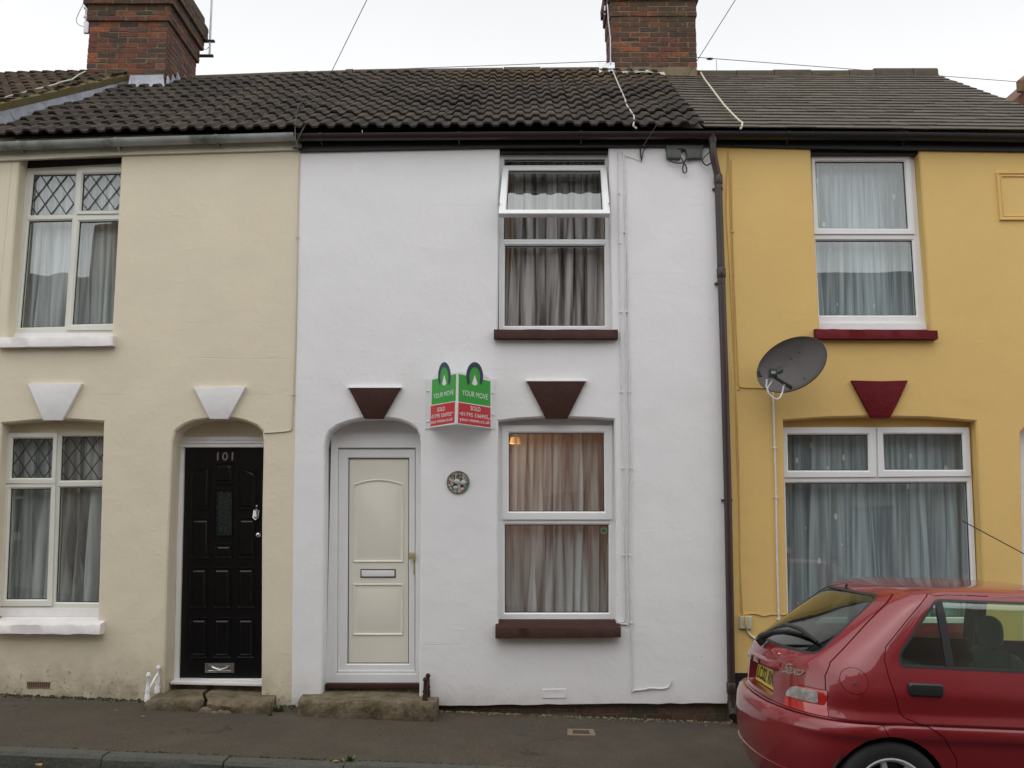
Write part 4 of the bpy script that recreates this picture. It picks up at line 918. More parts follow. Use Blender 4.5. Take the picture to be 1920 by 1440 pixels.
chR = chimney(rw, p0.x, p1.x, 2.28, 2.85, zc2 - .064 * 10, zc2 + .001, 0, [(3, .012), (2, .035), (2, .06)], seed=5, pots=2)
# lead apron of the left chimney and stepped side flashing
b = MB(); yy = 1.97
za = [W(px, py, yy) for px, py in ((244, 141), (270, 141), (306, 140))]; zb = [W(px, py, yy - .1) for px, py in ((240, 160), (272, 163), (309, 164))]; zcb = [W(px, py, yy - .16) for px, py in ((238, 163), (272, 166), (311, 167))]
b.loops([[za[i], zb[i], zcb[i]] for i in range(3)], False, False, closed=False)
xr = pr_.x + .022
for k in range(3):
    y0_, y1_ = 1.99 + k * .13, 1.99 + (k + 1) * .13 + .02; s_ = (y0_ - YE) / (YR - YE); zz = roofp(xr, min(1, s_)).z
    b.loops([[(xr + .004 * k, y0_, zz + .02), (xr + .004 * k, y0_ + .03, zz + .17), (xr + .004 * k, y1_, zz + .14), (xr + .004 * k, y1_, zz + .04)], [(xr + .05, y0_, zz + .015), (xr + .012, y0_ + .03, zz + .17), (xr + .012, y1_, zz + .14), (xr + .06, y1_, zz + .06)]])
b.build('lead_apron', m_lead, chL, smooth=False, recalc=False)
b = MB()
def crumple(x0, x1, s, hgt, n=10, fwd=.14):
    L = []
    for i in range(n + 1):
        x = x0 + (x1 - x0) * i / n; r_ = random.uniform(-.012, .012)
        p = roofp(x, s, .045 + abs(r_)); q = roofp(x, s - fwd / 3.2 + r_ * .4, .05 + r_)
        L.append([(x, 2.262, p.z + hgt + r_), (x, 2.24, p.z + .01), tuple(p), tuple(q)])
    b.loops(L, False, False, closed=False)
crumple(W(1150, 140, 2.28).x, W(1243, 140, 2.28).x, .90, .03); crumple(W(1122, 140, 2.3).x, W(1152, 140, 2.3).x, .92, .09, 6, .12)
b.build('flashing', m_leadbright, chR, smooth=False, recalc=False)

# ---------------------------------------------------------------- houses across the street (behind the photographer, seen in the panes)
m_opp = [M("stock_brick_paint", (.30, .20, .14), .85, .2, 6, bump=.4), M("grey_pebbledash", (.34, .33, .30), .9, .15, 8, bump=.6), M("pale_pink_render", (.50, .42, .36), .85, .08, 3, bump=.3)]
m_opproof = M("opposite_roof_tiles", (.07, .06, .052), .85, .25, 6, bump=.8, bscale=20, bdist=.02)
m_darkglass = M("dark_window_pane", (.02, .025, .03), .08, spec=.8)
def opp_house(x0, x1, mat, label, zr=7.0, ze=5.15):
    xm = (x0 + x1) / 2; h = empty('terraced_house', (xm, -8.6, gx(xm)), label, 'house', 'terraced houses across the street')
    y = -8.6; w_ = x1 - x0; z0 = gx(xm) - .3
    ops = [(x0 + .45, x0 + 1.25, gx(xm) + .1, gx(xm) + 2.15), (x0 + w_ - 1.65, x0 + w_ - .65, gx(xm) + .95, gx(xm) + 2.35), (x0 + w_ - 1.65, x0 + w_ - .65, 3.35, 4.7)]
    b = MB(); b.slab([(x0, z0), (x1, z0), (x1, ze), (x0, ze)], [[(a, c), (b_, c), (b_, d), (a, d)] for a, b_, c, d in ops], y, y - .25, .01); b.build('wall', mat, h)
    for k, (a, b_, c, d) in enumerate(ops):
        f = MB(); f.slab([(a, c), (b_, c), (b_, d), (a, d)], [[(a + .07, c + .07), (b_ - .07, c + .07), (b_ - .07, (c + d) / 2 - .03), (a + .07, (c + d) / 2 - .03)], [(a + .07, (c + d) / 2 + .03), (b_ - .07, (c + d) / 2 + .03), (b_ - .07, d - .07), (a + .07, d - .07)]], y - .1, y - .16, .01)
        o = f.build('window' if k else 'door', m_upvc if k else m_darkred, h); f = MB(); f.box(a, b_, y - .15, y - .145, c, d); f.build('pane', m_darkglass, o)
        if k: f = MB(); f.box(a - .08, b_ + .08, y - .1, y + .06, c - .09, c); f.build('sill', m_sillwhite, h, bevel=.008)
    b = MB(); b.box(x0, x0 + .1, y - 5.2, y - .252, z0, ze); b.box(x1 - .1, x1, y - 5.2, y - .252, z0, ze); b.box(x0, x1, y - 5.3, y - 5.2, z0, ze); b.build('rear_wall', mat, h)
    b = MB(); b.loops([[(xx, y + .12, ze - .05), (xx, y - 2.6, zr), (xx, y - 5.4, ze - .05), (xx, y - 5.4, ze - .15), (xx, y + .12, ze - .15)] for xx in (x0, x1)]); rf = b.build('roof', m_opproof, h)
    gutter(h, x0, x1, lambda x: ze - .03, m_blackmatt, .055, y=y + .17)
    b = MB(); b.box(x1 - .7, x1 + .0, y - 3.0, y - 2.1, zr - .5, zr + 1.0); c_ = b.build('chimney', m_opp[0], rf, bevel=.02)
opp_house(-12.5, -8.3, m_opp[1], 'grey pebbledashed house across the street, furthest left of its row'); opp_house(-8.3, -4.1, m_opp[0], 'brown brick house across the street with a pebbledashed house on its left')
opp_house(-4.1, .1, m_opp[2], 'pale pink rendered house across the street between brown brick houses'); opp_house(.1, 4.3, m_opp[0], 'brown brick house across the street beside the telegraph pole gap')
opp_house(5.7, 9.9, m_opp[1], 'grey pebbledashed house across the street on the right of the telegraph pole gap')
# far blue gable beyond the yellow house
fb = empty('house', (9.5, 8, gx(9.5)), 'distant house with blue gable wall and red brown roof edge beyond the slate roof', 'house')
b = MB(); yb = 6.0; A_ = W(1905, 183, yb); B_ = W(1919, 152, yb); 
zt = B_.z; xa = A_.x
b.slab([(xa + .12, 0), (xa + 3.2, 0), (xa + 3.2, A_.z), (xa + 1.66, zt + 1.0), (xa + .12, A_.z - .1)], [], yb, yb + 6); b.build('wall', M("blue_render", (.13, .34, .42), .8, .05, 3), fb)
b = MB(); pk = (xa + 1.66, zt + 1.05)
for sx_, ex in ((xa - .05, pk[0]), (xa + 3.4, pk[0])):
    b.hexa([(sx_, yb - .15, A_.z - .25), (ex, yb - .15, pk[1]), (ex, yb + 6.1, pk[1]), (sx_, yb + 6.1, A_.z - .25)], [(sx_, yb - .15, A_.z - .05), (ex, yb - .15, pk[1] + .2), (ex, yb + 6.1, pk[1] + .2), (sx_, yb + 6.1, A_.z - .05)])
b.build('roof', M("red_brown_tiles", (.13, .055, .035), .85, .3, 8, bump=.6), fb)
# the round hip tile that shows above the slates
b = MB(); c = W(1914, 158, yb - .25); b.tube([c + Vector((-.02, 0, -.13)), c + Vector((.0, -.02, .0)), c + Vector((.12, 0, .09)), c + Vector((.5, .1, .38))], [.05, .085, .085, .085], 10); b.build('hip_tile', M("hip_tile_clay", (.16, .09, .05), .85, .3, 10, bump=.6), fb, smooth=True)

# ---------------------------------------------------------------- net curtains
def curtain(label, quad, y, mat, folds, amp=.025, seed=0, nx=220, nz=14, gather=(), group=None, pinch=0.0, drops=0):
    rnd = random.Random(seed); Q = [W(*p, y) for p in quad]; b = MB(); ids = []
    ph = [rnd.uniform(0, 6.28) for _ in range(8)]; fr_ = [folds * rnd.uniform(.7, 1.4) for _ in range(4)]
    uvs = {}
    for j in range(nz + 1):
        v = j / nz; row = []
        for i in range(nx + 1):
            u = i / nx; uu = u + .018 * math.sin(3.3 * v + ph[4] + u * 7) + .010 * math.sin(v * 5 + u * 23 + ph[5])
            s_ = sum(math.sin(2 * math.pi * f * uu + p) for f, p in zip(fr_, ph)) / 2.4
            s_ = math.copysign(abs(s_) ** .75, s_)
            dy = amp * s_ * (.45 + .75 * v); dx = amp * .55 * math.sin(2 * math.pi * fr_[0] * uu + ph[1] + 1.2) * (.5 + .6 * v)
            p = (Q[0] * (1 - u) + Q[1] * u) * (1 - v) + (Q[3] * (1 - u) + Q[2] * u) * v
            k = b.vert((p.x + dx, y + dy, p.z)); uvs[k] = (u, v); row.append(k)
        ids.append(row)
    for j in range(nz):
        for i in range(nx): b.face((ids[j][i], ids[j][i + 1], ids[j + 1][i + 1], ids[j + 1][i]))
    v0 = [tuple(x) for x in b.v]
    o = b.build('net_curtain', mat, smooth=True, recalc=False, ang=180)
    uvl = o.data.uv_layers.new(name='UVMap'); sc_ = abs(Q[1].x - Q[0].x)
    for l in o.data.loops: u, v = uvs[l.vertex_index]; uvl.data[l.index].uv = (u * sc_ + seed, v)
    tag(o, label, 'curtain', group); return o
GC = 'net curtains behind the windows'
curtain('white net curtain behind the leaded upper window of the cream house', [(44, 322), (245, 312), (232, 634), (18, 634)], .26, m_net_a, 9, .03, 1, group=GC)
curtain('sheer net curtain behind the leaded ground floor window of the cream house', [(6, 812), (212, 812), (202, 1148), (-10, 1148)], .26, m_net_b, 7, .035, 2, group=GC)
curtain('gathered net curtain behind the open upper window of the white house', [(940, 300), (1142, 300), (1142, 620), (940, 620)], .25, m_net_d, 10, .034, 3, group=GC)
curtain('long net curtain behind the terracotta lit ground floor window of the white house', [(944, 806), (1150, 806), (1152, 1160), (940, 1160)], .25, m_net_b, 9, .034, 5, group=GC)
curtain('white patterned net curtain behind the upper window of the yellow house', [(1522, 312), (1722, 312), (1736, 606), (1528, 606)], .26, m_net_c, 8, .022, 6, group=GC)
curtain('wide patterned net curtain behind the ground floor window of the yellow house', [(1468, 806), (1824, 806), (1838, 1172), (1470, 1172)], .275, m_net_c, 12, .042, 7, group=GC)
# side drapes behind the nets of the white house
m_drape = M("tan_drape_cloth", (.38, .28, .16), .9, .1, 10, bump=.3)
def drape(label, quad, y, seed):
    o = curtain(label, quad, y, m_drape, 3, .03, seed, nx=50, nz=8); o.name = 'curtain'; return o
drape('tan side curtain hanging behind the net at the left of the open upper window', [(938, 300), (962, 300), (966, 620), (938, 620)], .33, 21)
drape('tan side curtain hanging behind the net at the right of the open upper window', [(1122, 300), (1144, 300), (1146, 620), (1128, 620)], .33, 22)
# ceiling lamp that glows through the ground floor window
c = W(966, 826, .85)
lamp = empty('ceiling_lamp', c, 'lit ceiling lamp glowing behind the top left of the ground floor pane', 'lamp')
b = MB(); b.loops([[c + Vector((r_ * math.cos(t), r_ * math.sin(t), h)) for t in [2 * math.pi * k / 16 for k in range(16)]] for r_, h in ((.055, -.03), (.04, .03))]); b.build('lamp_shade', M("glowing_shade", (.8, .5, .2), .8, emit=(1, .42, .10), estr=1.3), lamp, smooth=True)
b = MB(); b.tube([c + Vector((0, 0, .05)), c + Vector((0, 0, .14))], .005, 5); b.build('flex', m_cable_w, lamp)
ll = bpy.data.lights.new('lamp_light', 'POINT'); ll.energy = 3.6; ll.color = (1, .5, .2); ll.shadow_soft_size = .05
lo = bpy.data.objects.new('lamp_light', ll); COL.objects.link(lo); lo.location = (0, -.05, -.14); lo.parent = lamp

# ---------------------------------------------------------------- estate agent's V board
apexT = W(858, 699, -.38); apexB = W(856.5, 794, -.38)
m_sg = M("sign_green", (.028, .34, .030), .35); m_sr = M("sign_red", (.55, .025, .030), .35); m_sn = M("sign_navy", (.012, .03, .065), .35); m_sw = M("sign_white", (.80, .81, .80), .35)
sign = empty('agent_board', (W(864, 804, 0).x, 0, W(864, 804, 0).z), 'green and red V shaped sold board fixed between the white front door and lower window', 'sign')
m_flange = M("white_sign_board", (.74, .75, .76), .4)
def board(side):
    wx = W(805 if side < 0 else 924, 750, -.004).x; ax = apexT.x
    p0 = Vector((ax, -.38, apexT.z)); wv = Vector((wx, -.004, apexT.z)); u = (wv - p0).normalized(); n = Vector((0, 0, 1)).cross(u); n = n if n.y < 0 else -n
    Wp = lambda px, py: WP(px, py, p0, n)
    if side > 0: outl = [(858.5, 697.5), (873.5, 701)]; cx, ry0, rx, top = 889.7, 706, 16.6, 678; edge = [(921.5, 713), (921.5, 803.5), (857.5, 795)]; arc_end = (905, 708.5)
    else: outl = [(858, 697.5), (845.6, 700.8)]; cx, ry0, rx, top = 833.6, 706, 12.6, 677.5; edge = [(808.5, 710.5), (806, 802), (856.5, 795)]; arc_end = (821.5, 708)
    def arcpts(rx, ry, cy, a0, a1, n_=16): return [(cx + side * rx * math.cos(a0 + (a1 - a0) * k / n_), cy - ry * math.sin(a0 + (a1 - a0) * k / n_)) for k in range(n_ + 1)]
    pts = outl + arcpts(rx, 706 - top, 706, math.pi * .93, math.pi * .07) + edge
    b = MB(); P0 = [Wp(*p) for p in pts]; b.loops([[p for p in P0], [p - n * .004 for p in P0]]); bd = b.build('board', m_flange, sign)
    def patch(name, pl, mat, lift):
        q = [Wp(*p) + n * lift for p in pl]; b = MB(); b.loops([q, [p - n * .001 for p in q]]); return b.build(name, mat, bd)
    if side > 0:
        patch('green_panel', [(860, 701), (919.3, 715), (919.3, 762), (859.8, 752.5)], m_sg, .0015); patch('red_panel', [(859.6, 754.5), (919.6, 764.3), (919.6, 801.3), (858.6, 793.3)], m_sr, .0015)
        lines = [('YOUR MOVE', [(866, 730.5), (914, 739.5), (913.6, 749.5), (865.6, 740.5)], {}), ('SOLD', [(881.5, 761), (900.5, 764), (900.5, 772), (881.5, 769)], dict(offset=.008)), ('01795 536955', [(864.5, 772), (914.5, 779), (914.5, 786), (864.3, 778.8)], dict(offset=.004)), ('your-move.co.uk', [(861.5, 781.5), (918, 789), (917.6, 798.3), (861.2, 790.5)], dict(offset=.004))]
        dash = [((861, 774), (864, 774.6)), ((915, 784.5), (919, 785))]
    else:
        patch('green_panel', [(855.4, 701), (810.3, 712.3), (809.3, 759), (854.4, 751.5)], m_sg, .0015); patch('red_panel', [(853.4, 753.3), (808, 761.3), (806.8, 799.5), (852.2, 792.3)], m_sr, .0015)
        lines = [('YOUR MOVE', [(813.5, 739), (851, 730.3), (851, 739.7), (813.3, 748)], {}), ('SOLD', [(820.6, 764.5), (835, 762), (834.8, 769.8), (820.4, 772.2)], dict(offset=.008)), ('01795 536955', [(810, 778), (847, 772), (846.8, 779.3), (809.8, 785)], dict(offset=.004)), ('your-move.co.uk', [(808, 788.5), (849.5, 781.3), (849.3, 790.5), (807.6, 797.3)], dict(offset=.004))]
        dash = [((806.9, 782), (809.2, 781.7)), ((847.5, 773), (850.5, 772.6))]
    c_y = 706
    horse = arcpts(rx - .8, 27, c_y, math.pi * 1.21, -math.pi * .21) ; inner = arcpts(rx * .60, 18.5, c_y + 1, math.pi * 1.17, -math.pi * .17)
    q = [Wp(*p) + n * .003 for p in horse]; qi = [Wp(*p) + n * .003 for p in inner]
    gq = arcpts(rx * .62, 19, c_y + 1, 0, 2 * math.pi, 24)[:-1]; patch('emblem_disc', gq, m_sg, .0022)
    b = MB(); ia = [b.vert(p) for p in q]; ib = [b.vert(p) for p in qi]
    for k in range(len(q) - 1): b.face((ia[k], ia[k + 1], ib[k + 1], ib[k]))
    b.build('emblem_ring', m_sn, bd)
    k_ = rx / 16.6; patch('emblem_cone', [(cx + side * 0, 703), (cx + side * 5 * k_, 719.5), (cx + side * 2.5 * k_, 722.5), (cx - side * 2.5 * k_, 722.3), (cx - side * 5 * k_, 719.0)], m_sw, .0036)
    for i, (t, qd, kw) in enumerate(lines):
        b = MB(); text_quad(b, t, [Wp(*p) for p in qd], n, .003, **kw); b.build('lettering', m_sw, bd)
    b = MB()
    for a, c in dash: A, C = Wp(*a) + n * .003, Wp(*c) + n * .003; b.poly([A, C, C - Vector((0, 0, .006)), A - Vector((0, 0, .006))])
    b.build('dash', m_sw, bd)
    # flange on the wall with its screws
    fx = (798, 809) if side < 0 else (920, 930.5); b = MB(); b.slab(xz([(fx[0], 710), (fx[1], 711), (fx[1] - 1.5, 804), (fx[0] - 1, 805)], -.004), [], -.006, -.001); b.build('flange', m_flange, sign)
    for py in ((733, 790) if side < 0 else (736, 777)):
        b = MB(); c = W((fx[0] + fx[1]) / 2 - 1.5, py, -.008); b.sphere(c, .010, 8, 4, (1.6, .6, .8)); b.build('fixing', m_sw, sign, smooth=True)
board(-1); board(1)
b = MB(); b.tube([apexT + Vector((0, .002, .0)), apexB + Vector((0, .002, 0))], .004, 6); b.build('spine', m_flange, sign)

# ---- round plaque
c = W(859, 904.5, 0); r_ = 21.5 / F * 7.8
plq = empty('house_plaque', c, 'round painted house number plaque on the white wall below the sold board', 'plaque')
def ringpts(r, y, n=40): return [Vector((c.x + r * math.cos(2 * math.pi * k / n), y, c.z + r * math.sin(2 * math.pi * k / n))) for k in range(n)]
b = MB(); b.loops([ringpts(r_ * .98, 0), ringpts(r_, -.008), ringpts(r_ * .96, -.016), ringpts(r_ * .90, -.016), ringpts(r_ * .88, -.010), ringpts(.004, -.010)]); b.build('rim', M("pewter_rim", (.17, .165, .15), .4, .2, 40, metal=.4), plq, smooth=True, ang=25)
def floral(x):
    a = x.nse(34, 3, .6); g = x.nse(21, 3, .6, dist=.5)
    x.cur = x.mix(x.ramp(g, .50, .56), x.cur, x.rgb((.05, .17, .09))); x.cur = x.mix(x.ramp(a, .56, .62), x.cur, x.rgb((.42, .16, .10)))
    x.cur = x.mix(x.ramp(x.nse(44, 2), .60, .64), x.cur, x.rgb((.30, .12, .15))); x.cur = x.mix(x.ramp(x.nse(61, 2, .5), .60, .64), x.cur, x.rgb((.03, .03, .025)))
    x.height = a
b = MB(); b.loops([ringpts(r_ * .89, -.0095), ringpts(r_ * .89, -.0115)]); face = b.build('painted_face', M("painted_foliage", (.42, .42, .38), .4, extra=floral, bump=.6, bdist=.004), plq)
b = MB(); q = [W(*p, -.012) for p in ((851.5, 890.5), (867.5, 890.5), (867.5, 898.5), (851.5, 898.5))]; text_quad(b, "102", q, Vector((0, -1, 0)), .001, offset=.02); b.build('house_number', m_seal, face)
def blob(name, pts, mat):
    for i, (px, py, rx_, rz_) in enumerate(pts):
        b = MB(); b.sphere(W(px, py, -.012), .01 * rx_, 10, 6, (1, .4, rz_)); b.build(name, mat, face, smooth=True)
m_fur = M("animal_dark_glaze", (.035, .025, .03), .35); m_furw = M("animal_pale_glaze", (.5, .5, .48), .35)
blob('animal_body', [(857, 903, 2.6, .9), (868, 905, 2.4, .9)], m_furw); blob('animal_head', [(853.5, 908, 1.5, 1.4), (866, 910, 1.3, 1.7)], m_fur); blob('animal_muzzle', [(854, 914, 1.6, 1.2), (866.5, 916.5, 1.2, 1.0)], m_furw); blob('animal_ear', [(855, 902, .7, 1.4), (865.5, 901, .7, .8)], m_fur)

# ---------------------------------------------------------------- pipes and cables on the walls
dp_ = empty('downpipe', W(1370, 1330, -.05), 'brown plastic downpipe running down the joint between the white and yellow houses', 'drainpipe')
y_ = -.055; r_ = .033
b = MB(); top = W(1336, 262, -.105); pts = [top, W(1336.5, 285, -.10), W(1339, 300, -.09), W(1345.5, 328, -.06), W(1346.5, 340, y_), W(1352, 505, y_), W(1358.5, 700, y_), W(1364, 900, y_), W(1368, 1100, y_), W(1372, 1325, y_)]
b.tube(pts, r_, 14); b.build('pipe', m_brownpipe, dp_, smooth=True)
for px, py in ((1346.7, 337), (1352.3, 512), (1371, 1290)):
    b = MB(); c = W(px, py, y_); b.tube([c + Vector((0, 0, .045)), c + Vector((0, 0, .038)), c + Vector((0, 0, -.038)), c + Vector((0, 0, -.045))], [r_ + .002, r_ + .006, r_ + .006, r_ + .002], 14); b.build('collar', m_brownpipe, dp_, smooth=True, ang=30)
for px, py in ((1352, 530), (1365, 938), (1347.5, 352)):
    b = MB(); c = W(px, py, y_); b.tube([c + Vector((0, 0, .012)), c + Vector((0, 0, -.012))], r_ + .003, 14); b.box(c.x - .048, c.x + .048, -.018, -.008, c.z - .010, c.z + .010); b.build('pipe_clip', m_brownpipe, dp_)
b = MB(); c = W(1336, 262, -.105); b.tube([c + Vector((0, 0, .05)), c + Vector((0, 0, .02)), c + Vector((0, 0, -.03))], [.055, .042, .036], 14); b.build('outlet', m_brownpipe, dp_, smooth=True)
b = MB(); c = W(1373, 1338, -.06); b.tube([c + Vector((0, 0, .10)), c + Vector((0, -.01, .03)), c + Vector((-.01, -.07, -.01))], [r_ + .006, r_ + .006, r_ + .004], 12); b.build('shoe', m_brownpipe, dp_, smooth=True)

def cable(label, px, r, mat, y=-.006, clips=(), ys=None, name='cable', sub=4):
    P_ = [W(a, c, (ys[i] if ys else y)) for i, (a, c) in enumerate(px)]
    S = []                                    # Catmull-Rom through the points
    for i in range(len(P_) - 1):
        p0 = P_[max(i - 1, 0)]; p1 = P_[i]; p2 = P_[i + 1]; p3 = P_[min(i + 2, len(P_) - 1)]
        for k in range(sub):
            t = k / sub; S.append(.5 * ((2 * p1) + (p2 - p0) * t + (2 * p0 - 5 * p1 + 4 * p2 - p3) * t * t + (3 * p1 - p0 - 3 * p2 + p3) * t ** 3))
    S.append(P_[-1]); b = MB(); b.tube(S, r, 6)
    o = b.build(name, mat, smooth=True); tag(o, label, 'cable')
    for c in clips:
        q = W(*c, y); k = MB(); k.box(q.x - r * 1.9, q.x + r * 1.9, q.y - r * 1.4, .001, q.z - .006, q.z + .006)
        kk = k.build('cable_clip', mat, bevel=.001); wl = kk.location.copy(); kk.parent = o; kk.location = wl - o.location
    return o
cable('painted over cable nearest the white house windows, running down to the lower sill', [(1158.5, 280), (1159.5, 360), (1161, 450), (1163, 590), (1165, 735), (1168, 880), (1169, 1040), (1171, 1150), (1168, 1166), (1158, 1165), (1153, 1157)], .0062, m_cable_wp, y=-.009, clips=[(1160, 363), (1161.5, 456), (1163.5, 585), (1165, 735), (1168, 878), (1169, 1041)])
cable('painted over cable second from the white house windows, clipped at intervals', [(1169, 290), (1171, 380), (1173, 436), (1172.5, 585), (1174.5, 735), (1177, 878), (1175, 1041), (1178, 1160), (1173, 1170), (1160, 1168), (1154, 1160)], .0062, m_cable_wp, y=-.009, clips=[(1172, 436), (1175, 585)])
cable('painted cable furthest from the white house windows, ending in a loose tail near the ground', [(1166, 285), (1171, 305), (1175, 436), (1178, 585), (1180.5, 735), (1183.5, 878), (1181, 1041), (1184, 1170), (1184.5, 1288), (1190, 1294), (1207, 1293), (1222, 1290.5), (1238, 1291.5), (1252, 1289), (1257, 1282), (1258, 1276)], .0062, m_cable_wp, y=-.009, clips=[(1180.5, 735), (1183.5, 878), (1181, 1041), (1184, 1168), (1216, 1291)])
cable('thin cream painted cable down the joint of the cream and white houses', [(562, 282), (559, 400), (557, 520), (554, 640), (551, 720), (548, 790), (547, 804), (540, 808), (515, 810.5), (495, 811.5)], .006, M("cream_cable", (.55, .50, .38), .6), clips=[(558, 445), (550, 740)])
cable('slim yellow painted cable nearest the downpipe', [(1365, 290), (1363, 330), (1362, 400), (1368, 500), (1374, 620), (1381, 760), (1386, 900), (1388, 1040), (1391, 1120), (1393, 1153)], .0035, m_cable_y)
cable('yellow painted cable between the two slimmer ones beside the downpipe', [(1366, 282), (1368, 340), (1371, 436), (1375, 560), (1378.5, 690), (1381, 830), (1385, 930), (1388, 1060), (1390, 1153)], .004, m_cable_y, clips=[(1371.5, 434), (1381, 800)])
cable('yellow painted cable furthest from the downpipe, turning off to the satellite dish', [(1371, 300), (1373.5, 436), (1378, 560), (1382, 650), (1384, 700), (1385.5, 722), (1392, 726.5), (1414, 727), (1440, 728)], .0045, m_cable_y, clips=[(1374.5, 434), (1385, 730)])
cable('white cable dropping from the satellite dish and looping to the socket box', [(1449, 726), (1450, 760), (1452.5, 840), (1455, 932), (1457, 1050), (1460, 1150), (1459, 1170), (1449, 1191), (1430, 1199), (1412, 1195), (1402, 1184), (1400, 1176)], .008, m_cable_w, y=-.010, clips=[(1452.5, 840), (1455, 932), (1460, 1161)])
cable('yellow painted cable running level above the socket box to the window', [(1388, 1158), (1400, 1151), (1420, 1151.5), (1432, 1155), (1448, 1152), (1478, 1153)], .005, m_cable_y)
b = MB(); b.stack(xz([(1386, 1154.5), (1408.5, 1155), (1408, 1179), (1386, 1178.5)], 0), [(0, -.002), (.001, .026), (.004, .030)], 0); sb = tag(b.build('socket_box', M("ivory_plastic", (.50, .49, .38), .5), bevel=.002), 'ivory socket box low on the yellow wall beside the downpipe', 'socket box')
b = MB(); q = W(1398, 1163, -.034); b.tube([q + Vector((0, 0, .03)), q + Vector((0, -.006, 0)), q + Vector((0, 0, -.06))], [.008, .012, .008], 8); k = b.build('cable_boss', m_cable_y, smooth=True); wl = k.location.copy(); k.parent = sb; k.location = wl - sb.location
# terminal box with loops of black cable under the eaves
tb = empty('terminal_box', W(1285, 290, 0), 'grey telephone terminal box with looped black cables under the white house eaves', 'terminal box')
b = MB(); b.slab(xz([(1249, 273), (1318, 273), (1318, 281), (1249, 282)], -.03), [], -.034, .001); b.build('backboard', m_greybox, tb)
b = MB(); b.slab(xz([(1250, 281), (1277, 281), (1277, 296), (1251, 296)], -.05), [], -.055, .001); b.build('box', m_greybox, tb, bevel=.004)
b = MB(); b.slab(xz([(1287, 279), (1317, 279), (1317, 296), (1287, 297)], -.04), [], -.045, .001); b.build('box', m_greybox, tb, bevel=.004)
def loop(pts, r=.006, y=-.04, parent=tb, mat=m_cable_k, name='loop'):
    o = cable(None, pts, r, mat, y); o.name = name; wl = o.location.copy(); o.parent = parent; o.location = wl - parent.location
    for k in ('category', 'label'): 
        if k in o: del o[k]
loop([(1253, 290), (1255, 300), (1264, 305), (1276, 306), (1284, 303), (1290, 296)]); loop([(1272, 279), (1284, 281), (1288, 292), (1283, 304), (1280, 315), (1282, 324), (1287, 322), (1287, 314), (1282, 305), (1277, 296)]); loop([(1318, 276), (1314, 290), (1317, 303), (1325, 310), (1334, 305)]); loop([(1330, 286), (1321, 294), (1316, 302)], .005); loop([(1283, 305), (1290, 298), (1304, 296)], .005)
eh = empty('cable_bracket', W(1203, 285, -.02), 'small dark eye bracket with a wire end under the white house eaves', 'bracket')
loop([(1201, 274), (1201, 288), (1203, 299)], .007, -.02, eh, name='hook'); loop([(1212, 277), (1206, 284), (1204, 296), (1202, 303)], .005, -.02, eh, name='wire_tail'); loop([(1170, 292), (1180, 294), (1192, 298), (1201, 302)], .003, -.01, eh, m_cable_wp, name='wire_tail')
# cables laid over the roofs
def on_roof(px, py, h=.05):
    s = .5
    for _ in range(20):
        y = YE + (YR - YE) * s; q = W(px, py, y); target = interp(ZE, q.x) + (interp(ZR, q.x) - interp(ZE, q.x)) * s + h; s += (q.z - target) * .22 * (1 if True else 0)
        s = max(-.05, min(1.1, s))
    return s
def roof_cable(label, pts, r, mat, h=.078):
    P_ = []
    for px, py in pts:
        # solve for slope position along the pixel ray by bisection
        lo_, hi_ = -.08, 1.15
        def g(s): y = YE + (YR - YE) * s; q = W(px, py, y); return q.z - (interp(ZE, q.x) + (interp(ZR, q.x) - interp(ZE, q.x)) * s + h)
        for _ in range(30):
            m_ = (lo_ + hi_) / 2
            if g(m_) > 0: lo_ = m_
            else: hi_ = m_
        P_.append(W(px, py, YE + (YR - YE) * m_))
    b = MB(); b.tube(P_, r, 6); return tag(b.build('cable', mat, smooth=True), label, 'cable')
roof_cable('white cable snaking down the dark tiles from the right chimney to the gutter', [(1145, 120), (1147, 128), (1157, 152), (1163, 166), (1172, 186), (1174, 195), (1182, 207), (1189, 218), (1189, 228), (1187, 236), (1194, 241)], .0075, M("old_white_cable", (.45, .44, .38), .6))
roof_cable('pale cable lying across the slate roof from the ridge to the gutter', [(1314, 136), (1321, 148), (1330, 160), (1345, 180), (1358, 197), (1372, 212), (1386, 226), (1392, 230), (1391, 237), (1388, 242)], .009, M("old_cream_cable", (.50, .50, .36), .6))
roof_cable('pale cable strewn over the mossy left roof below the chimney', [(-10, 194), (0, 187), (18, 180), (38, 175.5), (60, 169), (86, 163), (105, 158), (110, 155), (135, 149), (148, 140), (160, 134)], .008, M("old_aerial_lead", (.42, .44, .34), .6), h=.27)
# ---------------------------------------------------------------- aerials
def alu_tube(b, a, c, r): b.tube([a, c], r, 8)
ae = empty('tv_aerial', W(163, 60, 2.3), 'tall television aerial pole clamped to the left side of the left chimney', 'aerial'); ya = 2.35
b = MB(); p0 = W(162, 62, ya); p1 = W(164, -120, ya); alu_tube(b, p0, p1, .020); b.build('pole', m_alu, ae, smooth=True)
for py in (15, 32, 45, 58):
    b = MB(); q = W(158, py, ya); q2 = W(176, py - 3, ya); b.hexa([q + Vector((0, -.02, -.012)), q2 + Vector((0, -.02, -.012)), q2 + Vector((0, .02, -.012)), q + Vector((0, .02, -.012))], [q + Vector((0, -.02, .012)), q2 + Vector((0, -.02, .012)), q2 + Vector((0, .02, .012)), q + Vector((0, .02, .012))]); b.build('clamp', m_alu, ae)
b = MB(); q = W(163, 51, ya - .03); b.box(q.x - .03, q.x + .03, q.y - .02, q.y + .02, q.z - .08, q.z + .06); b.build('bracket_plate', m_alu, ae, bevel=.004)
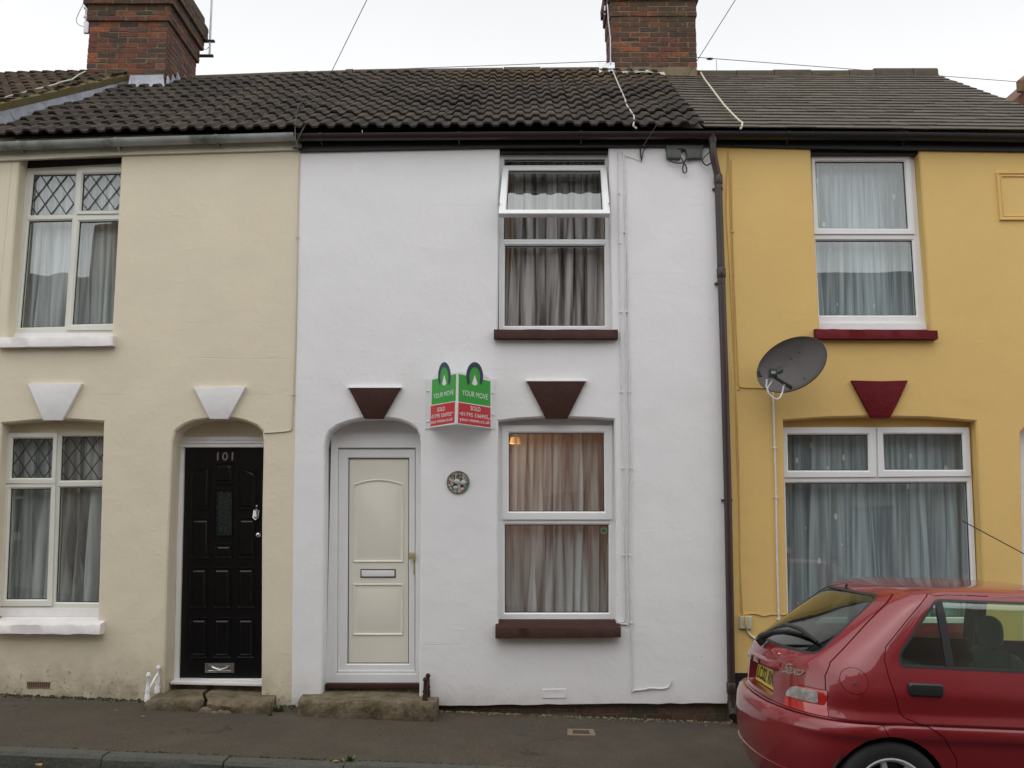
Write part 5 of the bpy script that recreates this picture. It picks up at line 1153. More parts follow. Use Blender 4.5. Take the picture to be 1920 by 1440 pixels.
b = MB(); q = W(164, -118, ya); b.tube([q + Vector((-.5, 0, 0)), q + Vector((.5, 0, .0))], .012, 6); b.build('boom', m_alu, ae)
for k in range(5): b = MB(); b.tube([q + Vector((-.4 + .2 * k, -.2, 0)), q + Vector((-.4 + .2 * k, .2, 0))], .006, 5); b.build('element', m_alu, ae)
loopc = MB(); loopc.tube([W(p[0], p[1], ya - .02) for p in ((160, -10), (156, 8), (149, 22), (143, 35), (144, 43), (150, 48), (158, 50))], .004, 5); loopc.build('lead_wire', m_cable_pur, ae)
ae = empty('tv_aerial', W(395, 90, 3.1), 'slim aerial mast bracketed off the right rear of the left chimney', 'aerial'); ya = 3.0
b = MB(); b.tube([W(393, 104, ya), W(399, -60, ya)], .014, 8); b.build('pole', m_alu, ae, smooth=True)
for py, x0_, x1_ in ((77, 372, 402.5), (104.5, 368, 400)):
    b = MB(); a, c = W(x0_, py, ya + .0), W(x1_, py, ya + .0); b.box(a.x, c.x, ya - .02, ya + .02, c.z - .014, c.z + .010); b.build('bracket_arm', m_plastic_k, ae)
b = MB(); b.tube([W(p[0], p[1], ya) for p in ((376, 83), (380, 91), (386, 93), (392, 88))], .004, 5); b.build('lead_wire', m_cable_pur, ae)
ae = empty('tv_aerial', W(1133, 20, 2.5), 'aerial bracket and pole at the left corner of the right chimney', 'aerial'); ya = 2.5
b = MB(); b.tube([W(1134.5, 28, ya), W(1136, -90, ya)], .016, 8); b.build('pole', m_alu, ae, smooth=True)
for py in (10, 25):
    b = MB(); a, c = W(1131, py, ya), W(1146, py - 2, ya); b.box(a.x, c.x, ya - .02, ya + .03, c.z - .016, c.z + .012); b.build('clamp', m_plastic_k, ae)
b = MB(); b.tube([W(p[0], p[1], 2.25) for p in ((1139, 8), (1141, 40), (1144.5, 70), (1145, 120))], .008, 6); k = tag(b.build('cable', m_alu, smooth=True), 'thin grey lead running down the left corner of the right chimney', 'cable')

# overhead lines
def wire(label, a, c, r=.006, mat=m_cable_k, n=16, sag=0.0, name='overhead_wire'):
    b = MB(); b.tube([a.lerp(c, k / n) - Vector((0, 0, sag * 4 * (k / n) * (1 - k / n))) for k in range(n + 1)], r, 5); return tag(b.build(name, mat, smooth=True), label, 'wire')
pole_top = CAM + Vector((1.725, -1.40, 2.58)) * 2.9
wire('telephone wire rising from the cream and white house joint to the sky', W(556, 268, -.12), pole_top, .003, m_cable_pur)
wire('telephone wire rising across the slate roof from the white house eaves', W(1206, 274, -.12), pole_top + Vector((.1, 0, 0)), .003, m_cable_pur)
po = empty('telegraph_pole', (pole_top.x, pole_top.y, gx(5) - .2), 'tall wooden telegraph pole in the gap between houses across the street', 'pole')
b = MB(); b.tube([(pole_top.x, pole_top.y, gx(5) - .4), (pole_top.x, pole_top.y, pole_top.z + .3)], [.15, .10], 12); b.build('post', M("creosoted_timber", (.07, .05, .035), .85, .2, 8), po, smooth=True)
b = MB(); b.tube([(pole_top.x - .5, pole_top.y, pole_top.z + .05), (pole_top.x + .5, pole_top.y, pole_top.z + .05)], .03, 8); b.build('crossbar', m_alu, po)
A_ = W(700, 131, 4.3); wire('fine wire stretched along behind the ridge left of the right chimney', W(560, 136, 4.4), W(1150, 114.5, 3.3), .005, m_cable_pur)
wire('fine wire sloping down behind the slate ridge right of the chimney', W(1300, 107, 3.3), W(1910, 153.5, 4.8), .005, m_cable_pur)
tie = MB(); tie.tube([W(1343, 112, 3.3), W(1344, 132, 3.0)], .004, 5); tag(tie.build('wire_tie', m_cable_pur), 'short upright tie between the fine wire and the slate ridge', 'wire')
b = MB(); b.sphere(W(1331, 110.3, 3.3), .022, 8, 5, (2.2, 1, .7)); tag(b.build('wire_strainer', m_plastic_k, smooth=True), 'small dark strainer on the fine wire right of the chimney', 'fitting')
# eaves bracket at the cream / white joint
br = empty('wire_bracket', W(556, 260, -.12), 'tall thin wire bracket at the gutter joint of the cream and white houses', 'bracket')
for pts, r, nm in ((((556, 215), (553, 240), (554, 262), (558, 275)), .005, 'stem'), (((567, 190), (560, 202), (556, 215)), .011, 'insulator'), (((572, 234), (558, 262), (555, 270), (561, 272)), .006, 'hook')):
    b = MB(); b.tube([W(p[0], p[1], -.17) for p in pts], r, 6); b.build(nm, m_cable_k if nm != 'stem' else m_greybox, br, smooth=True)
b = MB(); q = W(559, 273, -.06); b.box(q.x - .05, q.x + .03, -.07, -.03, q.z - .02, q.z + .02); b.build('foot', m_greybox, br, bevel=.003)

# ---------------------------------------------------------------- satellite dish
dc = W(1484, 683, -.34); n_ = Vector((-.42, -.86, .20)).normalized(); u0 = Vector((math.cos(R(23)), 0, math.sin(R(23)))); u_ = (u0 - n_ * u0.dot(n_)).normalized(); v_ = u_.cross(n_); v_ = v_ if v_.z > 0 else -v_
dish = empty('satellite_dish', W(1470, 700, 0), 'grey mesh satellite dish mounted on the yellow wall beside the keystone', 'satellite dish')
m_dish = M("grey_mesh_dish", (.062, .055, .052), .5, .15, 6, bump=.3, bscale=300, bdist=.002); m_dishk = M("dark_dish_fittings", (.02, .027, .03), .4)
b = MB(); ra, rb, dep = .300, .222, .055; L = []
def dpt(rr, t, off): 
    ex = 2.0; ca, sa = math.cos(t), math.sin(t)
    return dc + u_ * (ra * rr * ca) + v_ * (rb * rr * sa) + n_ * (dep * rr * rr - dep + off)
N_ = 44; rings = [1.0, .97, .8, .6, .4, .2, .01]
L.append([dpt(1.0, 2 * math.pi * k / N_, -.016) for k in range(N_)]); L.append([dpt(1.012, 2 * math.pi * k / N_, -.002) for k in range(N_)])
for r__ in rings: L.append([dpt(r__, 2 * math.pi * k / N_, .004 if r__ == 1 else 0) for k in range(N_)])
back = [[dpt(r__, 2 * math.pi * k / N_, -.010) for k in range(N_)] for r__ in (.01, .4, .8, .985)]
b.loops([back[-1 - 0]] + [L[0]] + L[1:], False, True); b.loops(back, True, False); b.build('reflector', m_dish, dish, smooth=True, ang=50)
lnb = WP(1449, 700, dc + n_ * .26, n_)
b = MB(); ax = (dc + u_ * .02 - lnb).normalized(); b.tube([lnb - ax * .02, lnb + ax * .03, lnb + ax * .05, lnb + ax * .09, lnb + ax * .115, lnb + ax * .118], [.022, .024, .024, .030, .031, .026], 12); b.build('feed_horn', m_dishk, dish, smooth=True, ang=40)
b = MB(); b.box(lnb.x - .035, lnb.x + .03, lnb.y - .03, lnb.y + .03, lnb.z - .035, lnb.z + .04); bx_ = b.build('receiver', m_dishk, dish, bevel=.008)
b = MB(); b.box(lnb.x - .022, lnb.x + .014, lnb.y - .0325, lnb.y - .030, lnb.z - .008, lnb.z + .014); b.build('receiver_label', M("grey_label", (.3, .3, .27), .5), bx_)
b = MB(); foot = WP(1483, 727, dc, n_); b.tube([lnb + Vector((.01, 0, -.03)), lnb.lerp(foot, .5) + Vector((0, -.01, -.015)), foot + n_ * .01], [.012, .015, .017], 8); b.build('feed_arm', m_dishk, dish, smooth=True)
for rr, t in ((.32, 1.3), (.50, .75), (.72, -1.45), (.34, 2.6)): 
    b = MB(); b.sphere(dpt(rr, t, .003), .007, 6, 4); b.build('bolt', m_dishk, dish, smooth=True)
b = MB(); wp_ = W(1458, 690, -.01); b.tube([wp_, wp_ + Vector((0, -.12, 0)), dc - n_ * .07], .017, 8); b.box(wp_.x - .05, wp_.x + .05, -.012, -.001, wp_.z - .09, wp_.z + .09); b.build('wall_mount', m_dishk, dish)
for i, pts in enumerate([((1438, 711), (1437, 724), (1441, 737), (1449, 746), (1457, 749), (1463, 745), (1467, 735), (1469, 724), (1472, 719)), ((1449, 712), (1444, 720), (1439, 727), (1440, 736))]):
    b = MB(); pp_ = [W(p[0], p[1], -.52 if k < 6 else -.46) for k, p in enumerate(pts)]; b.tube(pp_, .0065, 6); b.build('coax_lead', m_cable_w, dish, smooth=True)
b = MB(); q = W(1424, 703, -.33); b.tube([W(1422, 696, -.33), W(1424, 705, -.33), W(1429, 705, -.33)], [.012, .014, .008], 6); b.build('rim_bracket', m_dishk, dish)

# ---------------------------------------------------------------- boot scrapers
def scraper(label, a, c, zt, mat, seed=0):
    """a: base of the near post, c: base of the rear post (world), zt: height"""
    s = empty('boot_scraper', a, label, 'boot scraper')
    for q, h in ((a, zt), (c, zt * .98)):
        b = MB(); b.tube([q + Vector((0, 0, -.03)), q + Vector((0, 0, .02)), q + Vector((0, 0, .035)), q + Vector((0, 0, .05)), q + Vector((0, 0, .065)), q + Vector((0, 0, h * .8)), q + Vector((0, 0, h * .86)), q + Vector((0, 0, h * .9)), q + Vector((0, 0, h))], [.022, .022, .015, .022, .016, .013, .021, .021, .012], 10); b.build('post', mat, s, smooth=True, ang=60)
    b = MB(); n = 10; L = []
    for k in range(n + 1):
        t = k / n; p = a.lerp(c, t); zz = zt * (.40 + .17 * math.sin((t - .5) * math.pi)); L.append(p + Vector((0, 0, zz)))
    b.loops([[p + Vector((.006, 0, -.018)), p + Vector((.006, 0, .018)), p + Vector((-.006, 0, .018)), p + Vector((-.006, 0, -.018))] for p in L]); b.build('scraper_bar', mat, s, smooth=True, ang=50)
a = W(276, 1308, -.20); c = W(295, 1292, -.03); scraper('white painted iron boot scraper at the left end of the broken doorstep', a, c, W(279, 1261, -.20).z - a.z, m_whitepaint)
a = W(797, 1309, -.22); c = W(802, 1300, -.035); scraper('maroon iron boot scraper at the right end of the white house doorstep', a, c, W(797, 1270, -.22).z - a.z, m_maroon)

# ---------------------------------------------------------------- pavement things
def ground_pt(px, py):
    lo_, hi_ = -1.5, .2
    for _ in range(40):
        m_ = (lo_ + hi_) / 2; q = W(px, py, m_)
        if q.z > pave(q.x, m_): hi_, lo_ = (m_, lo_) if False else (hi_, m_)
        else: hi_ = m_
    return W(px, py, m_)
cv = [ground_pt(*p) for p in ((1064, 1368), (1113, 1369), (1117, 1381), (1064, 1380))]; sc_ = sum(cv, Vector()) / 4
sc_o = empty('stopcock_cover', sc_, 'small tan framed water stopcock cover set in the pavement', 'cover')
b = MB(); O_ = [p + Vector((0, 0, .002)) for p in cv]; I_ = [sc_ + (p - sc_) * Vector((.62, .62, .62)).x + Vector((0, 0, .002)) for p in cv]
b.loops([[p - Vector((0, 0, .03)) for p in O_], [p + Vector((0, 0, .006)) for p in O_], [p + Vector((0, 0, .006)) for p in I_], [p - Vector((0, 0, .004)) for p in I_]], False, False); b.build('frame', M("tan_concrete_frame", (.20, .155, .10), .85, .2, 30), sc_o)
b = MB(); b.loops([[p - Vector((0, 0, .01)) for p in I_], [p + Vector((0, 0, .002)) for p in I_]]); b.build('lid', M("rusty_lid", (.06, .035, .026), .8, .3, 40, bump=.8), sc_o)
# grit and moss along the foot of the walls
def scatter(name, label, n, mat, px0, px1, yfun, size, seed, flat=.6):
    rnd = random.Random(seed); b = MB()
    for _ in range(n):
        px = rnd.uniform(px0, px1); X = W(px, 1340, 0).x; y = yfun(rnd); r = rnd.uniform(*size); c = Vector((X, y, pave(X, y) + r * flat * .5))
        b.sphere(c, r, 5, 3, (rnd.uniform(.7, 1.4), rnd.uniform(.7, 1.3), flat))
    o = b.build(name, mat, smooth=True); return tag(o, label, 'debris', kind='stuff')
scatter('grit', 'loose grit gathered along the foot of the house walls', 240, M("pale_grit", (.22, .19, .13), .9, .3, 30), -20, 1380, lambda r: -abs(r.gauss(.01, .035)) - .005, (.003, .010), 4)
scatter('debris', 'dark soil and moss crumbs along the cream wall', 260, M("soil_moss", (.05, .05, .022), .95, .4, 30), -20, 560, lambda r: -abs(r.gauss(0, .03)) - .002, (.005, .02), 5, .7)
scatter('debris', 'mortar crumbs at the foot of the brick plinth', 200, M("mortar_crumbs", (.26, .22, .13), .95, .3, 30), 822, 1372, lambda r: -abs(r.gauss(0, .012)) + .03, (.005, .014), 6, .6)
scatter('moss', 'moss and grime in the joint between pavement and kerb', 420, M("kerb_moss", (.055, .06, .022), .95, .3, 30), -60, 1500, lambda r: YK0 + r.gauss(.012, .010), (.004, .012), 8, .5)
m_leafy = M("green_weed_leaf", (.09, .14, .025), .6); m_leafy2 = M("yellow_fallen_leaf", (.38, .22, .03), .6); 
def leaf(b, c, d, L_, w_, up=.2):
    d = d.normalized(); s = d.cross(Vector((0, 0, 1))).normalized() * w_; u = Vector((0, 0, 1))
    pts = [c, c + d * L_ * .35 + s + u * up * L_ * .4, c + d * L_ + u * up * L_ * .3, c + d * L_ * .35 - s + u * up * L_ * .4]; m_ = c + d * L_ * .45 + u * up * L_ * .2
    i = [b.vert(p) for p in pts]; k = b.vert(m_); b.face((i[0], i[1], k)); b.face((i[1], i[2], k)); b.face((i[2], i[3], k)); b.face((i[3], i[0], k))
for lab, px, py, sz, mt in (('small yellow fallen leaf at the edge of the kerb', 636, 1428, .05, m_leafy2), ('curled brown fallen leaf near the left end of the broken doorstep', 272, 1345, .035, m_leafy2), ('pale fallen leaf on the pavement below the cream wall', 214, 1334, .03, M("pale_leaf", (.25, .24, .10), .7)), ('yellow leaf on the road at the lower left corner', 78, 1437, .06, m_leafy2)):
    c = ground_pt(px, py) if py < 1436 else W(px, py, -1.65); b = MB(); leaf(b, c + Vector((0, 0, .006)), Vector((random.uniform(-1, 1), random.uniform(-.4, .4), 0)), sz, sz * .4, .25); tag(b.build('fallen_leaf', mt, recalc=False), lab, 'leaf')
def weed(label, px, py, n, h, y=None, seed=1):
    rnd = random.Random(seed); c = ground_pt(px, py) if y is None else W(px, py, y); b = MB()
    for k in range(n):
        a = rnd.uniform(0, 6.28); d = Vector((math.cos(a), math.sin(a), rnd.uniform(.3, 1.6))); leaf(b, c + Vector((rnd.gauss(0, h * .25), rnd.gauss(0, h * .12), 0)), d, h * rnd.uniform(.5, 1), h * .16, .3)
    tag(b.build('weed', m_leafy, recalc=False), label, 'plant')
weed('small green weed growing at the kerb joint', 660, 1429, 16, .06, seed=2); weed('green weed in the corner between the broken doorstep and the white house', 524, 1333, 26, .06, seed=3); weed('tiny weed at the right end of the broken doorstep', 506, 1341, 14, .04, seed=5)

# ---------------------------------------------------------------- parked car
CX0, CYC = 1.355, -2.06
car = empty('parked_car', (CX0, CYC, gx(CX0) - .05), 'red five door hatchback car parked at the kerb in front of the yellow house', 'car')
car.rotation_euler = (0, math.atan(-GB), 0)
CM = Matrix.Translation(car.location) @ car.rotation_euler.to_matrix().to_4x4(); CMI = CM.inverted()
def CL(px, py, yl): p = CMI @ W(px, py, CYC + yl); return (p.x, p.z)
def paintx(x):
    n = x.nse(900, 2, .5); x.cur = x.mix(x.ramp(n, .55, .75, 0, .18), x.cur, x.rgb((.45, .06, .07)))
m_paint = M("dark_red_car_paint", (.215, .003, .009), .38, metal=.12, coat=1.0, extra=paintx, obj=True)
m_paint.node_tree.nodes['Principled BSDF'].inputs['Coat Roughness'].default_value = .04
m_trim = M("black_car_trim", (.02, .02, .021), .45); m_cloth = M("grey_seat_cloth", (.12, .125, .135), .9, bump=.3, bscale=200, bdist=.001)
m_tyre = M("tyre_rubber", (.018, .018, .019), .8, .2, 30, bump=.3, bscale=60, bdist=.002); m_alloy = M("silver_wheel", (.62, .63, .64), .35, metal=.15)
m_redlens = M("red_lens", (.42, .006, .006), .08, spec=.7, coat=.6); m_clearlens = M("clear_ribbed_lens", (.34, .32, .31), .08, coat=1.0, var=.45, vscale=26, obj=True)
def tab(t, z):
    for (a, va), (b_, vb) in zip(t, t[1:]):
        if z <= b_:
            return va + (vb - va) * max(0, (z - a)) / (b_ - a)
    return t[-1][1]
TW = [(.20, .70), (.26, .735), (.35, .765), (.50, .782), (.575, .787), (.585, .795), (.60, .799), (.64, .798), (.650, .792), (.656, .780), (.662, .791), (.672, .790), (.70, .769), (.72, .768), (.79, .772), (.815, .769), (.84, .762), (.88, .750), (.92, .738), (.955, .725), (1.05, .700), (1.15, .672), (1.25, .643), (1.31, .620), (1.336, .590), (1.350, .55), (1.360, .48), (1.368, .36), (1.373, .18), (1.375, .04)]
TR = [(.20, .13), (.26, .09), (.35, .06), (.45, .045), (.56, .045), (.61, .052), (.64, .064), (.652, .09), (.66, .108), (.68, .112), (.75, .116), (.85, .125), (.91, .138), (.94, .155), (1.0, .235), (1.1, .375), (1.2, .515), (1.27, .612), (1.31, .68), (1.336, .78), (1.350, .88), (1.360, 1.02), (1.368, 1.2), (1.373, 1.42), (1.375, 1.58)]
TF = [(.20, 3.64), (.3, 3.70), (.5, 3.72), (.6, 3.70), (.66, 3.66), (.72, 3.55), (.78, 3.30), (.84, 3.02), (.88, 2.86), (.92, 2.76), (.955, 2.68), (1.05, 2.54), (1.15, 2.38), (1.25, 2.2), (1.33, 2.06), (1.342, 1.98), (1.353, 1.9), (1.362, 1.8), (1.369, 1.72), (1.373, 1.66), (1.375, 1.60)]
TA = [(.20, .42), (.65, .45), (.95, .45), (1.31, .26), (1.353, .20), (1.368, .12), (1.375, .01)]
def plan(z):
    w, xr, xf, a = tab(TW, z), tab(TR, z), tab(TF, z), tab(TA, z); n = 2.3; e = 2 / n; L = []
    af = min(.55, (xf - xr) * .3, a * 1.2 + .02)
    K = 16
    for k in range(K + 1): t = math.pi / 2 * k / K; L.append((xr + a * (1 - math.cos(t) ** e if k < K else 1), -w * math.sin(t) ** e))
    S_ = 26
    for k in range(1, S_): L.append((xr + a + (xf - af - xr - a) * k / S_, -w))
    for k in range(K, -1, -1): t = math.pi / 2 * k / K; L.append((xf - af * (1 - (math.cos(t) ** e if k < K else 0)), -w * math.sin(t) ** e))
    return L
zs = []; keys = [t[0] for t in TW]
for a, c in zip(keys, keys[1:]):
    n = max(1, int((c - a) / .035)); zs += [a + (c - a) * k / n for k in range(n)]
zs.append(keys[-1])
outer_rings = []
for z in zs:
    L = plan(z); full = L + [(x, -y) for x, y in L[-2:0:-1]]; outer_rings.append([Vector((x, y, z)) for x, y in full])
bm = bmesh.new(); rv = [[bm.verts.new(p) for p in r] for r in outer_rings]; NR = len(rv[0])
for r0, r1 in zip(rv, rv[1:]):
    for k in range(NR): bm.faces.new((r0[k], r0[(k + 1) % NR], r1[(k + 1) % NR], r1[k]))
bm.faces.new(rv[-1]); bm.normal_update()
cen = Vector((1.8, 0, .7))
if sum(f.normal.dot(f.calc_center_median() - cen) for f in bm.faces) < 0: bmesh.ops.reverse_faces(bm, faces=bm.faces); bm.normal_update()
OUT_V = [v.co.copy() for v in bm.verts]; OUT_N = [v.normal.copy() for v in bm.verts]; OUT_F = [tuple(v.index for v in f.verts) for f in bm.faces]
bm.verts.index_update(); OUT_F = [tuple(v.index for v in f.verts) for f in bm.faces]
OBVH = BVHTree.FromPolygons(OUT_V, OUT_F); bm.free()
SM_N = []                                   # normals smoothed up and down each side, so that the inner face never folds over the creases
for j in range(len(zs)):
    for k in range(NR):
        a_ = Vector()
        for q in range(max(0, j - 8), min(len(zs), j + 9)):
            w_ = max(0, .06 - abs(zs[q] - zs[j])); a_ += OUT_N[q * NR + k] * w_
        SM_N.append(a_.normalized() if a_.length > 1e-6 else OUT_N[j * NR + k])
def offset_shell(t0, t1):
    """closed shell between offsets t0 (outside) and t1 (inside) of the body surface"""
    n = len(OUT_V); v = [p + nn * t0 for p, nn in zip(OUT_V, OUT_N if t1 > -.010 or t0 > 0 else OUT_N)] + [p + nn * t1 for p, nn in zip(OUT_V, SM_N if t1 < -.010 else OUT_N)]
    f = [tuple(x) for x in OUT_F] + [tuple(i + n for i in reversed(x)) for x in OUT_F]
    f += [((k + 1) % NR, k, k + n, (k + 1) % NR + n) for k in range(NR)]
    me = bpy.data.meshes.new('s'); me.from_pydata(v, [], f); b = bmesh.new(); b.from_mesh(me); bmesh.ops.recalc_face_normals(b, faces=b.faces); b.to_mesh(me); b.free(); return me
def prism_xz(poly, ya, yb): b = MB(); b.loops([[(x, ya, z) for x, z in poly], [(x, yb, z) for x, z in poly]]); return b
def prism_yz(poly, xa, xb): b = MB(); b.loops([[(xa, y, z) for y, z in poly], [(xb, y, z) for y, z in poly]]); return b
def inset(poly, d):
    n = len(poly); A = sum(poly[i][0] * poly[(i + 1) % n][1] - poly[(i + 1) % n][0] * poly[i][1] for i in range(n)); s = 1 if A > 0 else -1; o_ = []
    for i in range(n):
        p, q, r = Vector(poly[i - 1]), Vector(poly[i]), Vector(poly[(i + 1) % n]); a = (q - p).normalized(); c = (r - q).normalized()
        na, nc = Vector((-a.y, a.x)) * s, Vector((-c.y, c.x)) * s; m_ = na + nc; m_ = m_ / max(.4, m_.dot(na)) if m_.length > 1e-6 else na; o_.append(tuple(q + m_ * d))
    return o_
def rounded(poly, r, n=4):
    o_ = []
    for i in range(len(poly)):
        p, q, s_ = Vector(poly[i - 1]), Vector(poly[i]), Vector(poly[(i + 1) % len(poly)]); a = (p - q); c = (s_ - q); rr = min(r, a.length * .45, c.length * .45)
        P0, P1 = q + a.normalized() * rr, q + c.normalized() * rr
        for k in range(n + 1): t = k / n; o_.append(tuple(P0 * (1 - t) ** 2 + q * 2 * t * (1 - t) + P1 * t * t))
    return o_
def tmp(me_or_mb):
    if isinstance(me_or_mb, MB):
        me = bpy.data.meshes.new('t'); me.from_pydata(me_or_mb.v, [], me_or_mb.f); b = bmesh.new(); b.from_mesh(me); bmesh.ops.remove_doubles(b, verts=b.verts, dist=1e-6); bmesh.ops.recalc_face_normals(b, faces=b.faces); b.to_mesh(me); b.free()
    else: me = me_or_mb
    o = bpy.data.objects.new('t', me); COL.objects.link(o); return o
def volume(me):
    b = bmesh.new(); b.from_mesh(me); v = abs(b.calc_volume(signed=True)); b.free(); return v
def boole(base, op, cut, jit):
    o = tmp(base.copy()); k = tmp(cut); k.location = (jit * 1.0, jit * .7, jit * .83); m_ = o.modifiers.new('b', 'BOOLEAN'); m_.operation = op; m_.object = k; m_.solver = 'EXACT'
    dg = bpy.context.evaluated_depsgraph_get(); me = bpy.data.meshes.new_from_object(o.evaluated_get(dg)); bpy.data.objects.remove(k); bpy.data.objects.remove(o); return me
def carve(base, ops):
    """cuts one after another; each result is checked by volume (A-B plus A*B must give A) and retried a hair aside"""
    me = base
    for op, c in ops:
        v0 = volume(me); best = None
        for t in range(7):
            jit = t * 1.7e-4
            r1 = boole(me, op, c, jit); r2 = boole(me, 'INTERSECT' if op == 'DIFFERENCE' else 'DIFFERENCE', c, jit); e = abs(volume(r1) + volume(r2) - v0) / max(v0, 1e-9)
            if best is None or e < best[0]: best = (e, r1)
            if e < .02: break
        if best[0] > .02: print('CARVE', op, round(best[0], 3), len(best[1].polygons))
        me = best[1]
    return me
def skin_part(name, me, mat, parent, off=0.0, label=None):
    me.materials.clear(); me.materials.append(mat); me.name = name
    for a in list(me.attributes):
        if a.name in ('sharp_edge', 'sharp_face'): me.attributes.remove(a)
    nl = [Vector((0, 0, 0))] * len(me.loops); smooth = []
    vn = {}
    for v in me.vertices:
        loc, fn, idx, dist = OBVH.find_nearest(v.co)
        best = None
        if idx is not None:
            fv = OUT_F[idx]
            if len(fv) <= 4:
                ws = [1 / ((OUT_V[i] - loc).length + 1e-4) ** 1.5 for i in fv]; nn = sum((OUT_N[i] * w_ for i, w_ in zip(fv, ws)), Vector()).normalized()
            else: nn = fn
            vn[v.index] = nn
    for p in me.polygons:
        c = p.center; loc, fn, idx, dist = OBVH.find_nearest(c); ok = fn is not None and abs(p.normal.dot(fn)) > .93; sg = 1 if ok and p.normal.dot(fn) > 0 else -1
        p.use_smooth = True
        for li in p.loop_indices: nl[li] = (vn[me.loops[li].vertex_index] * sg) if ok else p.normal.copy()
    me.normals_split_custom_set([tuple(x) for x in nl])
    o = bpy.data.objects.new(name, me); COL.objects.link(o); o.parent = parent
    if label: o['label'] = label
    return o
WX1, WX2, WZ = .605, 2.985, .29
def circle(cx, cz, r, n=40): return [(cx + r * math.cos(2 * math.pi * k / n), cz + r * math.sin(2 * math.pi * k / n)) for k in range(n)]
ztop, zrt = 1.296, 1.318
RDP = [(CL(1752, 1101.5, -.60)[0], zrt - .004), CL(1743, 1114, -.62), CL(1706, 1162, -.68), CL(1666, 1215, -.735), CL(1663, 1239, -.75), CL(1669, 1270, -.765), CL(1689, 1337, -.785), CL(1699, 1348, -.79), CL(1745, 1365, -.80), CL(1769, 1382, -.795), (WX1 + .335, .50), (WX1 + .345, .40), (WX1 + .345, .245), (1.80, .245), (1.80, zrt + .004), (CL(1770, 1098, -.59)[0], zrt + .004)]
GRP = rounded([(CL(1752, 1113, -.615)[0], ztop), CL(1688, 1226, -.725), CL(1689, 1250, -.735), (1.735, CL(1920, 1262, -.735)[1]), (1.735, ztop)], .03)
FDP = [(1.806, zrt + .004), (1.806, .245), (2.62, .245), (2.72, .42), (2.77, .62), (2.76, .86), (2.70, .935), (2.06, zrt - .03), (1.95, zrt + .002)]
GFP = rounded([(1.865, ztop), (1.865, .945), (2.60, .955), (2.05, ztop - .035)], .025)
TGP = [(-.3, .664), (.305, .664), (.305, .80), (.31, .87), (.345, .94), (.58, 1.155), (.80, 1.345), (.86, 1.46), (-.3, 1.46)]
LMP = [(-1.2, .664), (-.40, .664), (-.405, .70), (-.42, .745), (-.455, .778), (-.51, .797), (-1.2, .802)]
mir = lambda poly: [(-y, z) for y, z in poly]
BMP = [(-.3, .1), (.62, .1), (.585, .60), (.555, .655), (-.3, .655)]; FBP = [(4.1, .1), (2.9, .1), (3.0, .60), (3.05, .655), (4.1, .655)]
RGP = rounded([(-.54, .965), (.54, .965), (.425, 1.295), (-.425, 1.295)], .05); WSP = rounded([(-.64, .99), (.64, .99), (.53, 1.315), (-.53, 1.315)], .05)
FCC = CL(1606, 1279, -.76); shell_me = lambda: offset_shell(0, -.016)
arch1, arch2 = prism_xz(circle(WX1, WZ, .308), -1.2, 1.2), prism_xz(circle(WX2, WZ, .308), -1.2, 1.2)
g_ = .0022
D = 'DIFFERENCE'; I_ = 'INTERSECT'
cyl = lambda c, r, ya, yb: prism_xz(circle(c[0], c[1], r, 32), ya, yb)
HLP = [(-1.2, .66), (-.40, .66), (-.42, .735), (-1.2, .755)]
body = carve(shell_me(), [(D, prism_yz(LMP, -.5, .312)), (D, prism_yz(mir(LMP), -.5, .312)), (D, arch1), (D, arch2), (D, prism_xz(inset(RDP, -g_), -1.2, 1.2)), (D, prism_xz(inset(FDP, -g_), -1.2, 1.2)), (D, prism_xz(inset(TGP, -g_), -1.2, 1.2)),
    (D, prism_xz(inset(BMP, -g_), -1.2, 1.2)), (D, prism_xz(inset(FBP, -g_), -1.2, 1.2)), (D, prism_yz(WSP, 1.7, 3.0)), (D, prism_yz(HLP, 3.33, 4.2)), (D, prism_yz(mir(HLP), 3.33, 4.2)),
    (D, cyl(FCC, .067, -1.2, -.3))])
bd = skin_part('body', body, m_paint, car)
